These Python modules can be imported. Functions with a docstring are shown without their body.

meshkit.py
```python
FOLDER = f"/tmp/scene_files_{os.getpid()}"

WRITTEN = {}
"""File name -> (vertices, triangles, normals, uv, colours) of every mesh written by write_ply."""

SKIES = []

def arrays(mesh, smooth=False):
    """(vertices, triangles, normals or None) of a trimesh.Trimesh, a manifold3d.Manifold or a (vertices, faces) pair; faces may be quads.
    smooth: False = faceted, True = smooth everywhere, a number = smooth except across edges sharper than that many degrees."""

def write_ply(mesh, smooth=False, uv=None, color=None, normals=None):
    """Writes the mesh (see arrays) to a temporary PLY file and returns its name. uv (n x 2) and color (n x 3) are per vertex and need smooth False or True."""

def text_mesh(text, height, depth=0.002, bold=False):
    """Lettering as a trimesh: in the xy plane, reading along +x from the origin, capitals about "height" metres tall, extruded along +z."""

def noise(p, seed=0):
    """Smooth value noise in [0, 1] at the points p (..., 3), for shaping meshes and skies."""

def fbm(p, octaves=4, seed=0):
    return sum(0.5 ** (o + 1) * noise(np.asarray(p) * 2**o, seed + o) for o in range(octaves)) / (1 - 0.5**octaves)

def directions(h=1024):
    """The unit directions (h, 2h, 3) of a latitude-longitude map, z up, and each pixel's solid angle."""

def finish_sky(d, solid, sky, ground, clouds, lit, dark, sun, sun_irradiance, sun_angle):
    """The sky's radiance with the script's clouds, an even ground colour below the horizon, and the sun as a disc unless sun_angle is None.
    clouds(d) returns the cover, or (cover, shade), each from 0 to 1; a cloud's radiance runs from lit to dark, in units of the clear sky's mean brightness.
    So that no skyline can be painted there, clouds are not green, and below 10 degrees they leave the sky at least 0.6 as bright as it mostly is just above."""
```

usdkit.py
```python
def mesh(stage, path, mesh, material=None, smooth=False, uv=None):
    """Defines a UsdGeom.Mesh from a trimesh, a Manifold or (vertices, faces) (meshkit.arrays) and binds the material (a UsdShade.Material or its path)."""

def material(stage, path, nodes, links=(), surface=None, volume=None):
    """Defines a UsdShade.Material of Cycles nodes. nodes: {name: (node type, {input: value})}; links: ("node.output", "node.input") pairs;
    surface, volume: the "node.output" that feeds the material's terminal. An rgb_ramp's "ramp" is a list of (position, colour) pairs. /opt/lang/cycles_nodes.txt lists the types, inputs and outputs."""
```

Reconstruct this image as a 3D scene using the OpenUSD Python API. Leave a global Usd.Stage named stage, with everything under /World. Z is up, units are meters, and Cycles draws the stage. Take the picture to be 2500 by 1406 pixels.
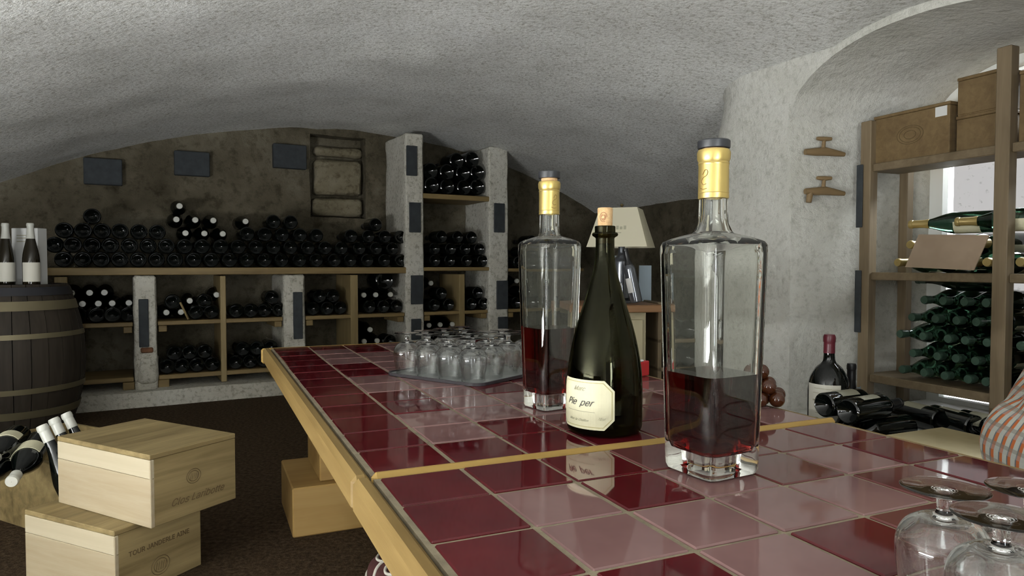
import math, random
import numpy as np, trimesh, manifold3d as m3
import shapely.geometry as sg
from shapely import affinity
import meshkit, usdkit
from pxr import Usd, UsdGeom, UsdLux, UsdShade, Gf, Sdf

stage = Usd.Stage.CreateInMemory()
UsdGeom.SetStageUpAxis(stage, UsdGeom.Tokens.z)
UsdGeom.SetStageMetersPerUnit(stage, 1.0)
UsdGeom.Xform.Define(stage, '/World')
stage.SetDefaultPrim(stage.GetPrimAtPath('/World'))
UsdGeom.Scope.Define(stage, '/World/Looks')
rng = random.Random(7)
nrg = np.random.default_rng(7)

# ------------------------------------------------------------------ camera, daylight, exposure
FPX, HC, TH = 1700.0, 0.80, math.atan(56 / 1700.0)
EXPOSURE = 0.0
SKY = (0.515, 0.505, 0.50)
DOOR_I, WINDOW_I, HATCH_I = 26.0, 90.0, 80.0
A = math.radians(23.75)
L3 = np.array([-math.sin(A), math.cos(A), 0.0])      # along the room (away from the camera)
R3 = np.array([math.cos(A), math.sin(A), 0.0])       # across the room (to the right)

def W(u, v, z=0.0):
    return L3 * u + R3 * v + np.array([0, 0, z])

cam = UsdGeom.Camera.Define(stage, '/World/camera')
cam.CreateFocalLengthAttr(24.0)
cam.CreateHorizontalApertureAttr(24.0 * 2500 / FPX)
cam.CreateVerticalApertureAttr(24.0 * 1406 / FPX)
cam.CreateClippingRangeAttr(Gf.Vec2f(0.02, 100))
cam.CreateExposureAttr(EXPOSURE)
cx = UsdGeom.Xformable(cam)
cx.AddTranslateOp().Set(Gf.Vec3d(0, 0, HC))
cx.AddRotateXOp().Set(90 - math.degrees(TH))

dome = UsdLux.DomeLight.Define(stage, '/World/sky')
dome.CreateColorAttr(Gf.Vec3f(*SKY)); dome.CreateIntensityAttr(0.36)

def rect_light(name, centre, toward, w, h, intensity, color):
    l = UsdLux.RectLight.Define(stage, '/World/' + name)
    l.CreateWidthAttr(w); l.CreateHeightAttr(h); l.CreateIntensityAttr(intensity); l.CreateColorAttr(Gf.Vec3f(*color))
    z = -np.asarray(toward, float); z /= np.linalg.norm(z)
    x = np.cross([0, 0, 1], z); x /= np.linalg.norm(x); y = np.cross(z, x)
    m = Gf.Matrix4d(*[float(t) for t in (*x, 0, *y, 0, *z, 0, *centre, 1)])
    UsdGeom.Xformable(l).AddTransformOp().Set(m)
# panels standing for daylight: added at unseen openings, and sky above the window
rect_light('hatch_uplight', W(0.55, -1.93, 0.30), R3 * 0.14 + np.array([0, 0, 1.0]), 1.5, 0.55, HATCH_I, (0.965, 0.99, 1.0))  # panel in the unseen left opening, turned up to brighten the vault
rect_light('doorway_uplight', W(-1.66, -0.2, 0.10), L3 * 0.25 + np.array([0, 0, 1.0]), 1.3, 0.5, DOOR_I, (0.97, 0.99, 1.0))  # panel added at the doorway foot, facing up to brighten the vault
rect_light('doorway_streak_light', W(-1.72, 0.10, 0.62), L3 + R3 * 0.05, 0.26, 1.05, 34.0, (0.93, 0.98, 1.0))  # narrow panel added in the doorway for streak glints on bottles and glasses
rect_light('window_daylight', W(1.6, 3.75, 2.5), W(-0.1, -1.0, -0.95), 1.6, 1.2, WINDOW_I, (0.90, 0.97, 1.0))

# ------------------------------------------------------------------ projection helpers (measuring only)
CAM = np.array([0, 0, HC])
FW = np.array([0, math.cos(TH), -math.sin(TH)]); UP = np.array([0, math.sin(TH), math.cos(TH)]); RT = np.array([1.0, 0, 0])
def ray(x, y): return RT * (x - 1250) / FPX + UP * (703 - y) / FPX + FW
def onz(x, y, z):
    d = ray(x, y); return CAM + d * ((z - HC) / d[2])
def onplane(x, y, p, n):
    d = ray(x, y); return CAM + d * (np.dot(np.asarray(p) - CAM, n) / np.dot(d, n))

# ------------------------------------------------------------------ materials
MATS = {}
def mat(name, nodes, links, surface='p.BSDF', volume=None):
    MATS[name] = usdkit.material(stage, '/World/Looks/' + name, nodes, links, surface=surface, volume=volume)
    return MATS[name]

def plain(name, col, rough=0.5, **kw):
    return mat(name, {'p': ('principled_bsdf', {'base_color': col, 'roughness': rough, **kw})}, [])

def mottled(name, c0, c1, scale, rough=0.6, bump=0.3, bscale=None, bdist=0.01, stretch=(1, 1, 1), detail=6, c2=None, **kw):
    ramp = [(0.3, c0), (0.7, c1)] if c2 is None else [(0.25, c0), (0.5, c1), (0.75, c2)]
    return mat(name, {
        't': ('texture_coordinate', {}), 'mp': ('mapping', {'scale': stretch}),
        'n': ('noise_texture', {'scale': scale, 'detail': detail, 'roughness': 0.6}),
        'r': ('rgb_ramp', {'ramp': ramp}),
        'n2': ('noise_texture', {'scale': bscale or scale * 4, 'detail': 8, 'roughness': 0.65}),
        'b': ('bump', {'strength': bump, 'distance': bdist}),
        'p': ('principled_bsdf', {'roughness': rough, **kw})},
        [('t.object', 'mp.vector'), ('mp.vector', 'n.vector'), ('mp.vector', 'n2.vector'), ('n.fac', 'r.fac'), ('r.color', 'p.base_color'),
         ('n2.fac', 'b.height'), ('b.normal', 'p.normal')])

def wood(name, c0, c1, axis=0, scale=3.0, rough=0.55, spec=0.3, bump=0.15):
    st = [14.0, 14.0, 14.0]; st[axis] = 0.9
    return mat(name, {
        't': ('texture_coordinate', {}), 'oi': ('object_info', {}), 'mp': ('mapping', {'scale': st}),
        'n': ('noise_texture', {'scale': scale, 'detail': 5, 'roughness': 0.6, 'distortion': 0.4}),
        'k': ('noise_texture', {'scale': scale * 0.25, 'detail': 3}),
        'mx': ('mix', {'fac': 0.45}), 'r': ('rgb_ramp', {'ramp': [(0.38, c0), (0.60, c1)]}),
        'b': ('bump', {'strength': bump, 'distance': 0.003}),
        'p': ('principled_bsdf', {'roughness': rough, 'specular_ior_level': spec})},
        [('t.object', 'mp.vector'), ('mp.vector', 'n.vector'), ('mp.vector', 'k.vector'), ('n.color', 'mx.color1'), ('k.color', 'mx.color2'),
         ('mx.color', 'r.fac'), ('r.color', 'p.base_color'), ('n.fac', 'b.height'), ('b.normal', 'p.normal')])

def plaster(name, c0, c1, c2, fine=38.0, bump=0.9, bdist=0.02, specks=True):
    """rough lime plaster: two scales of tone, pitted relief, a few dark scuffs"""
    return mat(name, {
        't': ('texture_coordinate', {}),
        'n': ('noise_texture', {'scale': 2.2, 'detail': 6, 'roughness': 0.62}),
        'r': ('rgb_ramp', {'ramp': [(0.3, c0), (0.5, c1), (0.72, c2)]}),
        'f': ('noise_texture', {'scale': fine, 'detail': 5, 'roughness': 0.7}),
        'fr': ('rgb_ramp', {'ramp': [(0.33, (0.45, 0.43, 0.38)), (0.50, (1, 1, 1)), (1.0, (1.06, 1.06, 1.06))]}),
        's': ('noise_texture', {'scale': 7.0, 'detail': 7, 'roughness': 0.7, 'distortion': 1.2}),
        'sr': ('rgb_ramp', {'ramp': [(0.27, (0.55, 0.52, 0.46)), (0.335, (1, 1, 1)), (1, (1, 1, 1))]}),
        'm': ('mix', {'mix_type': 'multiply', 'fac': 0.8 if specks else 0.4}), 'm2': ('mix', {'mix_type': 'multiply', 'fac': 0.75 if specks else 0.3}),
        'g': ('noise_texture', {'scale': 13.0, 'detail': 8, 'roughness': 0.75}),
        'ad': ('mix', {'fac': 0.38}),
        'b': ('bump', {'strength': bump, 'distance': bdist}),
        'p': ('principled_bsdf', {'roughness': 0.95, 'specular_ior_level': 0.1})},
        [('t.object', 'n.vector'), ('t.object', 'f.vector'), ('t.object', 's.vector'), ('t.object', 'g.vector'), ('n.fac', 'r.fac'), ('f.fac', 'fr.fac'), ('s.fac', 'sr.fac'),
         ('r.color', 'm.color1'), ('fr.color', 'm.color2'), ('m.color', 'm2.color1'), ('sr.color', 'm2.color2'), ('m2.color', 'p.base_color'),
         ('f.color', 'ad.color1'), ('g.color', 'ad.color2'), ('ad.color', 'b.height'), ('b.normal', 'p.normal')])

plaster('vault_plaster', (0.60, 0.60, 0.57), (0.70, 0.70, 0.67), (0.76, 0.765, 0.745), fine=60, bdist=0.016)
plaster('pale_plaster', (0.45, 0.445, 0.395), (0.52, 0.515, 0.47), (0.58, 0.575, 0.535), fine=34, specks=False)
plaster('pillar_plaster', (0.46, 0.44, 0.37), (0.56, 0.54, 0.47), (0.62, 0.61, 0.55), fine=45)
plaster('old_wall_shaded', (0.055, 0.047, 0.03), (0.11, 0.095, 0.065), (0.19, 0.17, 0.125), fine=16, bdist=0.04)  # shade of the far walls is put into this base colour
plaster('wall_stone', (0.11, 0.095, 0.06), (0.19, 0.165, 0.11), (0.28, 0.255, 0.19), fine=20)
mottled('gravel', (0.030, 0.020, 0.010), (0.085, 0.055, 0.030), 70, rough=0.95, bump=1.0, bscale=130, bdist=0.02, c2=(0.15, 0.11, 0.07), specular_ior_level=0.1)

def tile_mat(name, c0, c1):
    return mat(name, {
        't': ('texture_coordinate', {}), 'n': ('noise_texture', {'scale': 9, 'detail': 4}), 'r': ('rgb_ramp', {'ramp': [(0.3, c0), (0.7, c1)]}),
        'w': ('noise_texture', {'scale': 14, 'detail': 2}), 'b': ('bump', {'strength': 0.03, 'distance': 0.003}),
        'p': ('principled_bsdf', {'roughness': 0.045, 'specular_ior_level': 0.40, 'ior': 1.5})},
        [('t.object', 'n.vector'), ('t.object', 'w.vector'), ('n.fac', 'r.fac'), ('r.color', 'p.base_color'), ('w.fac', 'b.height'), ('b.normal', 'p.normal')])
tile_mat('tile_red', (0.060, 0.004, 0.007), (0.092, 0.008, 0.011))
tile_mat('tile_mid_sheen', (0.085, 0.025, 0.024), (0.12, 0.04, 0.037))  # mid red tone, partly a reflection put into the colour of dark tiles
tile_mat('tile_pink', (0.165, 0.088, 0.086), (0.215, 0.122, 0.116))
mottled('grout', (0.16, 0.13, 0.085), (0.27, 0.23, 0.15), 30, rough=0.9, bump=0.4)
wood('yellow_wood', (0.145, 0.088, 0.024), (0.24, 0.16, 0.055), axis=1, bump=0.2)
wood('yellow_wood_cross', (0.24, 0.145, 0.033), (0.34, 0.22, 0.062), axis=0)
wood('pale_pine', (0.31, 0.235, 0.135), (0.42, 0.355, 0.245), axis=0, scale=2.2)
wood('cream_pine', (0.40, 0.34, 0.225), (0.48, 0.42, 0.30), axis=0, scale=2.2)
wood('side_pine_shaded', (0.105, 0.072, 0.028), (0.31, 0.235, 0.11), axis=1, scale=2.2)  # pine darkened for the crate sides; their shade is in the colour
wood('block_wood', (0.28, 0.165, 0.05), (0.37, 0.24, 0.085), axis=0, scale=2.0)
wood('shelf_wood', (0.14, 0.095, 0.038), (0.24, 0.17, 0.07), axis=0)
wood('upright_wood', (0.18, 0.13, 0.055), (0.28, 0.21, 0.10), axis=2)
wood('rack_wood', (0.11, 0.08, 0.045), (0.18, 0.135, 0.08), axis=0)
wood('rack_post', (0.12, 0.088, 0.05), (0.20, 0.15, 0.09), axis=2)
wood('crate_brown', (0.105, 0.066, 0.028), (0.17, 0.115, 0.052), axis=0)
wood('stave_wood', (0.016, 0.012, 0.008), (0.038, 0.029, 0.020), axis=2, rough=0.7)
wood('tap_wood', (0.13, 0.085, 0.04), (0.22, 0.15, 0.075), axis=0)
wood('bench_wood', (0.20, 0.10, 0.045), (0.30, 0.16, 0.075), axis=0)
plain('hoop_metal', (0.17, 0.145, 0.085), 0.55, metallic=0.6)
plain('black_hoop', (0.035, 0.035, 0.04), 0.5, metallic=0.5)
mottled('slate', (0.018, 0.022, 0.025), (0.034, 0.040, 0.044), 25, rough=0.8, bump=0.2)
plain('dark_bottle', (0.002, 0.003, 0.0025), 0.035, specular_ior_level=0.6)
plain('brown_bottle', (0.012, 0.009, 0.004), 0.08, specular_ior_level=0.6)
mat('green_bottle', {'p': ('principled_bsdf', {'base_color': (0.022, 0.055, 0.032), 'roughness': 0.04, 'ior': 1.5, 'transmission_weight': 0.93})}, [])
mat('marc_glass', {'g': ('glass_bsdf', {'color': (0.34, 0.335, 0.235), 'roughness': 0.0, 'IOR': 1.52})}, [], surface='g.BSDF')
plain('capsule_black', (0.012, 0.012, 0.013), 0.35)
plain('capsule_white', (0.47, 0.47, 0.42), 0.35)
plain('capsule_gold', (0.34, 0.25, 0.09), 0.35, metallic=0.4)
plain('capsule_green', (0.035, 0.065, 0.045), 0.3)
plain('capsule_red', (0.11, 0.015, 0.025), 0.35)
mat('clear_glass', {'g': ('glass_bsdf', {'color': (0.985, 0.99, 0.985), 'roughness': 0.0, 'IOR': 1.46}), 't': ('transparent_bsdf', {'color': (0.97, 0.975, 0.97)}), 'y': ('glossy_bsdf', {'color': (0.9, 0.9, 0.9), 'roughness': 0.02}), 'f': ('fresnel', {'IOR': 1.46}),
    'th': ('mix_closure', {}), 'm': ('mix_closure', {'fac': 0.12})}, [('f.fac', 'th.fac'), ('t.BSDF', 'th.closure1'), ('y.BSDF', 'th.closure2'), ('g.BSDF', 'm.closure1'), ('th.closure', 'm.closure2')], surface='m.closure')
mat('thick_glass', {'g': ('glass_bsdf', {'color': (0.975, 0.98, 0.965), 'roughness': 0.0, 'IOR': 1.48})}, [], surface='g.BSDF')
mat('liqueur', {'g': ('glass_bsdf', {'color': (1, 1, 1), 'roughness': 0.0, 'IOR': 1.36}), 'v': ('absorption_volume', {'color': (0.80, 0.10, 0.03), 'density': 165.0})}, [], surface='g.BSDF', volume='v.volume')
mat('gold_foil', {'t': ('texture_coordinate', {}), 'n': ('noise_texture', {'scale': 60, 'detail': 3}), 'b': ('bump', {'strength': 0.12, 'distance': 0.002}),
    'p': ('principled_bsdf', {'base_color': (0.52, 0.39, 0.13), 'metallic': 0.75, 'roughness': 0.34})}, [('t.object', 'n.vector'), ('n.fac', 'b.height'), ('b.normal', 'p.normal')])
plain('foil_line', (0.20, 0.12, 0.03), 0.5)
plain('black_plastic', (0.018, 0.019, 0.022), 0.4)
mottled('cork', (0.42, 0.25, 0.11), (0.60, 0.41, 0.21), 90, rough=0.85, bump=0.3)
plain('cork_print', (0.25, 0.10, 0.05), 0.8)
mottled('label_cream', (0.56, 0.53, 0.36), (0.62, 0.59, 0.42), 12, rough=0.6, bump=0.05)
plain('label_dim', (0.27, 0.26, 0.19), 0.6)
plain('label_gold', (0.40, 0.35, 0.16), 0.5)
plain('label_white', (0.58, 0.56, 0.48), 0.6)
plain('ink', (0.06, 0.055, 0.05), 0.7)
plain('ink_brown', (0.10, 0.065, 0.025), 0.8)
plain('ink_pale', (0.36, 0.34, 0.24), 0.8)
plain('tray_metal', (0.46, 0.48, 0.48), 0.30, metallic=0.6)
plain('tray_edge', (0.03, 0.025, 0.03), 0.5)
mat('shade_paper', {'d': ('diffuse_bsdf', {'color': (0.66, 0.62, 0.47)}), 'tr': ('translucent_bsdf', {'color': (0.55, 0.48, 0.30)}), 'm': ('mix_closure', {'fac': 0.18})},
    [('d.BSDF', 'm.closure1'), ('tr.BSDF', 'm.closure2')], surface='m.closure')
plain('card_blue', (0.30, 0.37, 0.42), 0.6)
plain('card_white', (0.60, 0.60, 0.58), 0.6)
plain('print_dark', (0.05, 0.055, 0.06), 0.5)
plain('cream_paint', (0.40, 0.35, 0.22), 0.6)
plain('white_paint', (0.78, 0.80, 0.78), 0.5)
plain('silver_glass', (0.16, 0.17, 0.19), 0.15, metallic=0.7)
plain('brass', (0.17, 0.125, 0.055), 0.45, metallic=0.6)
mottled('cardboard', (0.25, 0.18, 0.12), (0.31, 0.23, 0.16), 8, rough=0.85, bump=0.05)
mottled('plywood', (0.33, 0.27, 0.14), (0.41, 0.34, 0.19), 9, rough=0.7, bump=0.05)
mottled('broken_brick', (0.10, 0.045, 0.02), (0.22, 0.10, 0.05), 40, rough=0.95)
plain('red_carton', (0.42, 0.015, 0.02), 0.35)
mat('amber_glass', {'p': ('principled_bsdf', {'base_color': (0.075, 0.02, 0.006), 'roughness': 0.06, 'ior': 1.5, 'transmission_weight': 0.35})}, [])
mottled('maroon_cloth', (0.05, 0.012, 0.012), (0.075, 0.02, 0.018), 60, rough=0.95, bump=0.2)
plain('white_cord', (0.55, 0.52, 0.45), 0.8)
plain('skin', (0.50, 0.30, 0.21), 0.55, subsurface_weight=0.1)
plain('hair_brown', (0.05, 0.03, 0.018), 0.6)
mottled('denim', (0.03, 0.04, 0.07), (0.06, 0.075, 0.12), 120, rough=0.9, bump=0.2)
plain('eye_white', (0.8, 0.8, 0.78), 0.3)
mat('plaid_shirt', {
    't': ('texture_coordinate', {}), 's': ('separate_xyz', {}), 'at': ('math', {'math_type': 'arctan2'}), 'ax': ('math', {'math_type': 'multiply', 'value2': 0.22}), 'sh': ('math', {'math_type': 'multiply_add', 'value2': -0.28}),
    'a1': ('math', {'math_type': 'multiply', 'value2': 24.0}), 'f1': ('math', {'math_type': 'fraction'}), 'l1': ('math', {'math_type': 'less_than', 'value2': 0.34}),
    'f2': ('math', {'math_type': 'add', 'value2': 0.0}), 'l2': ('math', {'math_type': 'greater_than', 'value2': 0.86}),
    'z1': ('math', {'math_type': 'multiply', 'value2': 28.0}), 'fz': ('math', {'math_type': 'fraction'}), 'lz': ('math', {'math_type': 'less_than', 'value2': 0.22}), 'lz2': ('math', {'math_type': 'greater_than', 'value2': 0.72}),
    'c1': ('mix', {'color1': (0.42, 0.43, 0.38), 'color2': (0.44, 0.13, 0.045)}), 'c2': ('mix', {'color2': (0.13, 0.14, 0.15)}), 'c3': ('mix', {'color2': (0.20, 0.19, 0.16)}), 'h3': ('math', {'math_type': 'multiply', 'value2': 0.6}),
    'c4': ('mix', {'color2': (0.34, 0.34, 0.33)}), 'h4': ('math', {'math_type': 'multiply', 'value2': 0.35}),
    'p': ('principled_bsdf', {'roughness': 0.95, 'specular_ior_level': 0.1})},
    [('t.object', 's.vector'), ('s.y', 'at.value1'), ('s.x', 'at.value2'), ('at.value', 'ax.value1'), ('s.z', 'sh.value1'), ('ax.value', 'sh.value3'), ('sh.value', 'a1.value1'), ('a1.value', 'f1.value1'),
     ('f1.value', 'l1.value1'), ('f1.value', 'f2.value1'), ('f2.value', 'l2.value1'),
     ('s.z', 'z1.value1'), ('z1.value', 'fz.value1'), ('fz.value', 'lz.value1'), ('fz.value', 'lz2.value1'), ('l1.value', 'c1.fac'), ('c1.color', 'c2.color1'), ('l2.value', 'c2.fac'),
     ('lz.value', 'h3.value1'), ('h3.value', 'c3.fac'), ('c2.color', 'c3.color1'), ('lz2.value', 'h4.value1'), ('h4.value', 'c4.fac'), ('c3.color', 'c4.color1'), ('c4.color', 'p.base_color')])
mat('window_pane', {'t': ('texture_coordinate', {}), 'n': ('noise_texture', {'scale': 40, 'detail': 6, 'roughness': 0.7}), 'r': ('rgb_ramp', {'ramp': [(0.30, (0.72, 0.73, 0.71)), (0.40, (0.97, 0.97, 0.97))]}),
    'tr': ('transparent_bsdf', {}), 'g': ('glossy_bsdf', {'color': (0.8, 0.8, 0.8), 'roughness': 0.02}), 'f': ('fresnel', {'IOR': 1.3}), 'm': ('mix_closure', {})},
    [('t.object', 'n.vector'), ('n.fac', 'r.fac'), ('r.color', 'tr.color'), ('f.fac', 'm.fac'), ('tr.BSDF', 'm.closure1'), ('g.BSDF', 'm.closure2')], surface='m.closure')

# ------------------------------------------------------------------ naming and defining
USED = {}
def uniq(parent, name):
    k = (parent, name); n = USED.get(k, 0); USED[k] = n + 1
    return parent + '/' + (name if n == 0 else f'{name}_{n:03d}')

def m44(m): return Gf.Matrix4d(*[float(t) for t in np.asarray(m).T.ravel()])
def tf(loc=(0, 0, 0), rz=0.0):
    m = np.eye(4); c, s = math.cos(rz), math.sin(rz)
    m[:2, :2] = [[c, -s], [s, c]]; m[:3, 3] = loc
    return m
def axis_tf(loc, axis, roll=0.0):
    """local +z along axis"""
    z = np.asarray(axis, float); z = z / np.linalg.norm(z)
    h = np.array([0, 0, 1.0]) if abs(z[2]) < 0.95 else np.array([1.0, 0, 0])
    x = np.cross(h, z); x /= np.linalg.norm(x); y = np.cross(z, x)
    c, s = math.cos(roll), math.sin(roll)
    m = np.eye(4); m[:3, 0] = c * x + s * y; m[:3, 1] = -s * x + c * y; m[:3, 2] = z; m[:3, 3] = loc
    return m

def say(prim, label=None, cat=None, group=None, kind=None):
    for k, v in (('label', label), ('category', cat), ('group', group), ('kind', kind)):
        if v: prim.SetCustomDataByKey(k, v)

def thing(name, label, cat, m=None, group=None, kind=None):
    p = uniq('/World', name)
    x = UsdGeom.Xform.Define(stage, p)
    x.AddTransformOp().Set(m44(np.eye(4) if m is None else m))
    say(x.GetPrim(), label, cat, group, kind)
    return p

def part(parent, name, mesh, material, smooth=30, label=None, kind=None):
    p = uniq(parent, name)
    g = usdkit.mesh(stage, p, mesh, MATS[material], smooth=smooth)
    say(g.GetPrim(), label, None, None, kind)
    return p

def struct(name, mesh, material, label, smooth=30):
    p = uniq('/World', name)
    g = usdkit.mesh(stage, p, mesh, MATS[material], smooth=smooth)
    say(g.GetPrim(), label, None, None, 'structure')
    return p

def copy_of(proto, m, label, cat, group=None):
    p = uniq('/World', proto.rsplit('/', 1)[1])
    x = UsdGeom.Xform.Define(stage, p)
    x.GetPrim().GetReferences().AddInternalReference(proto)
    x.GetPrim().SetInstanceable(True)
    UsdGeom.Xformable(x).MakeMatrixXform().Set(m44(m))
    say(x.GetPrim(), label, cat, group)
    return p

class Kind:
    """first call places the model itself, later calls place copies of it"""
    def __init__(s, build): s.build, s.path = build, None
    def put(s, m, label, cat, group=None):
        if s.path is None:
            s.path = s.build(m, label, cat, group); return s.path
        return copy_of(s.path, m, label, cat, group)

# ------------------------------------------------------------------ shapes
def box(x0, x1, y0, y1, z0, z1, ch=0.0):
    if ch <= 0:
        b = trimesh.creation.box([x1 - x0, y1 - y0, z1 - z0]); b.apply_translation([(x0 + x1) / 2, (y0 + y1) / 2, (z0 + z1) / 2]); return b
    ch = min(ch, 0.45 * min(x1 - x0, y1 - y0, z1 - z0))
    pts = []
    for sx in (0, 1):
        for sy in (0, 1):
            for sz in (0, 1):
                c = np.array([(x0, x1)[sx], (y0, y1)[sy], (z0, z1)[sz]]); d = np.array([1 - 2 * sx, 1 - 2 * sy, 1 - 2 * sz]) * ch
                for k in range(3):
                    e = d.copy(); e[k] = 0; pts.append(c + e)
    return trimesh.convex.convex_hull(np.array(pts))

def lathe(profile, seg=32, closed=False):
    prof = np.asarray(profile, float); n = len(prof)
    th = np.arange(seg) * 2 * math.pi / seg
    V = np.stack([np.outer(prof[:, 0], np.cos(th)), np.outer(prof[:, 0], np.sin(th)), np.repeat(prof[:, 1:2], seg, 1)], -1).reshape(-1, 3)
    F = []
    for i in range(n if closed else n - 1):
        j = (i + 1) % n
        for k in range(seg):
            l = (k + 1) % seg
            F += [(i * seg + k, i * seg + l, j * seg + l), (i * seg + k, j * seg + l, j * seg + k)]
    m = trimesh.Trimesh(V, np.array(F), process=False)
    m.merge_vertices(); m.update_faces(m.nondegenerate_faces()); m.remove_unreferenced_vertices()
    return m

def smooth_prof(pts, k=4):
    """Catmull-Rom through the profile points"""
    p = np.asarray(pts, float); q = np.vstack([2 * p[0] - p[1], p, 2 * p[-1] - p[-2]]); out = []
    for i in range(1, len(q) - 2):
        for t in np.arange(k) / k:
            a, b, c, d = q[i - 1:i + 3]
            out.append(0.5 * (2 * b + (c - a) * t + (2 * a - 5 * b + 4 * c - d) * t * t + (3 * b - a - 3 * c + d) * t ** 3))
    out.append(p[-1]); return np.array(out)

def tube(path, r, seg=8, caps=True):
    P = np.asarray(path, float); n = len(P); R = np.broadcast_to(np.asarray(r, float), (n,))
    T = np.gradient(P, axis=0); T /= np.linalg.norm(T, axis=1)[:, None] + 1e-12
    x = np.cross(T[0], [0.31, 0.2, 0.93]); x /= np.linalg.norm(x)
    V, F = [], []
    for i in range(n):
        x = x - T[i] * np.dot(x, T[i]); x /= np.linalg.norm(x); y = np.cross(T[i], x)
        for k in range(seg):
            a = 2 * math.pi * k / seg; V.append(P[i] + R[i] * (math.cos(a) * x + math.sin(a) * y))
    for i in range(n - 1):
        for k in range(seg):
            l = (k + 1) % seg; F += [(i * seg + k, i * seg + l, (i + 1) * seg + l), (i * seg + k, (i + 1) * seg + l, (i + 1) * seg + k)]
    if caps:
        for o, s in ((0, -1), ((n - 1) * seg, 1)):
            for k in range(1, seg - 1): F.append((o, o + k, o + k + 1) if s > 0 else (o, o + k + 1, o + k))
    return trimesh.Trimesh(np.array(V), np.array(F), process=False)

def cat(*ms): return trimesh.util.concatenate(list(ms))
def moved(m, M): m = m.copy(); m.apply_transform(M); return m
def man(mesh):
    return m3.Manifold(m3.Mesh(np.asarray(mesh.vertices, np.float32), np.asarray(mesh.faces, np.uint32)))
def unman(M):
    k = M.to_mesh(); return trimesh.Trimesh(np.array(k.vert_properties)[:, :3].astype(float), np.array(k.tri_verts), process=False)
def extr(poly, z0, z1):
    m = trimesh.creation.extrude_polygon(poly, z1 - z0, engine='earcut'); m.apply_translation([0, 0, z0]); return m
def rough(mesh, amp, scale, seed=0, edge=0.08):
    """refine a solid and push its surface in and out like hand-laid plaster"""
    M = unman(man(mesh).refine_to_length(edge)); M.merge_vertices()
    d = meshkit.fbm(M.vertices * scale + 17.3, 3, seed) - 0.5
    d2 = meshkit.fbm(M.vertices * scale * 4 + 3.1, 2, seed + 5) - 0.5
    M.vertices = M.vertices + M.vertex_normals * (amp * (2 * d + 0.5 * d2))[:, None]
    return M
def sq_ring(r, n, seg, z):
    th = np.arange(seg) * 2 * math.pi / seg
    c, s = np.cos(th), np.sin(th); k = (np.abs(c) ** n + np.abs(s) ** n) ** (-1.0 / n)
    return np.stack([r * k * c, r * k * s, np.full(seg, z)], -1)
def loft(rings, cap0=True, cap1=True):
    seg = len(rings[0]); V = np.vstack(rings); F = []
    for i in range(len(rings) - 1):
        for k in range(seg):
            l = (k + 1) % seg; F += [(i * seg + k, i * seg + l, (i + 1) * seg + l), (i * seg + k, (i + 1) * seg + l, (i + 1) * seg + k)]
    V = list(V)
    if cap0:
        c = len(V); V.append(np.mean(rings[0], 0)); F += [(c, (k + 1) % seg, k) for k in range(seg)]
    if cap1:
        c = len(V); o = (len(rings) - 1) * seg; V.append(np.mean(rings[-1], 0)); F += [(c, o + k, o + (k + 1) % seg) for k in range(seg)]
    return trimesh.Trimesh(np.array(V), np.array(F), process=False)

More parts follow.
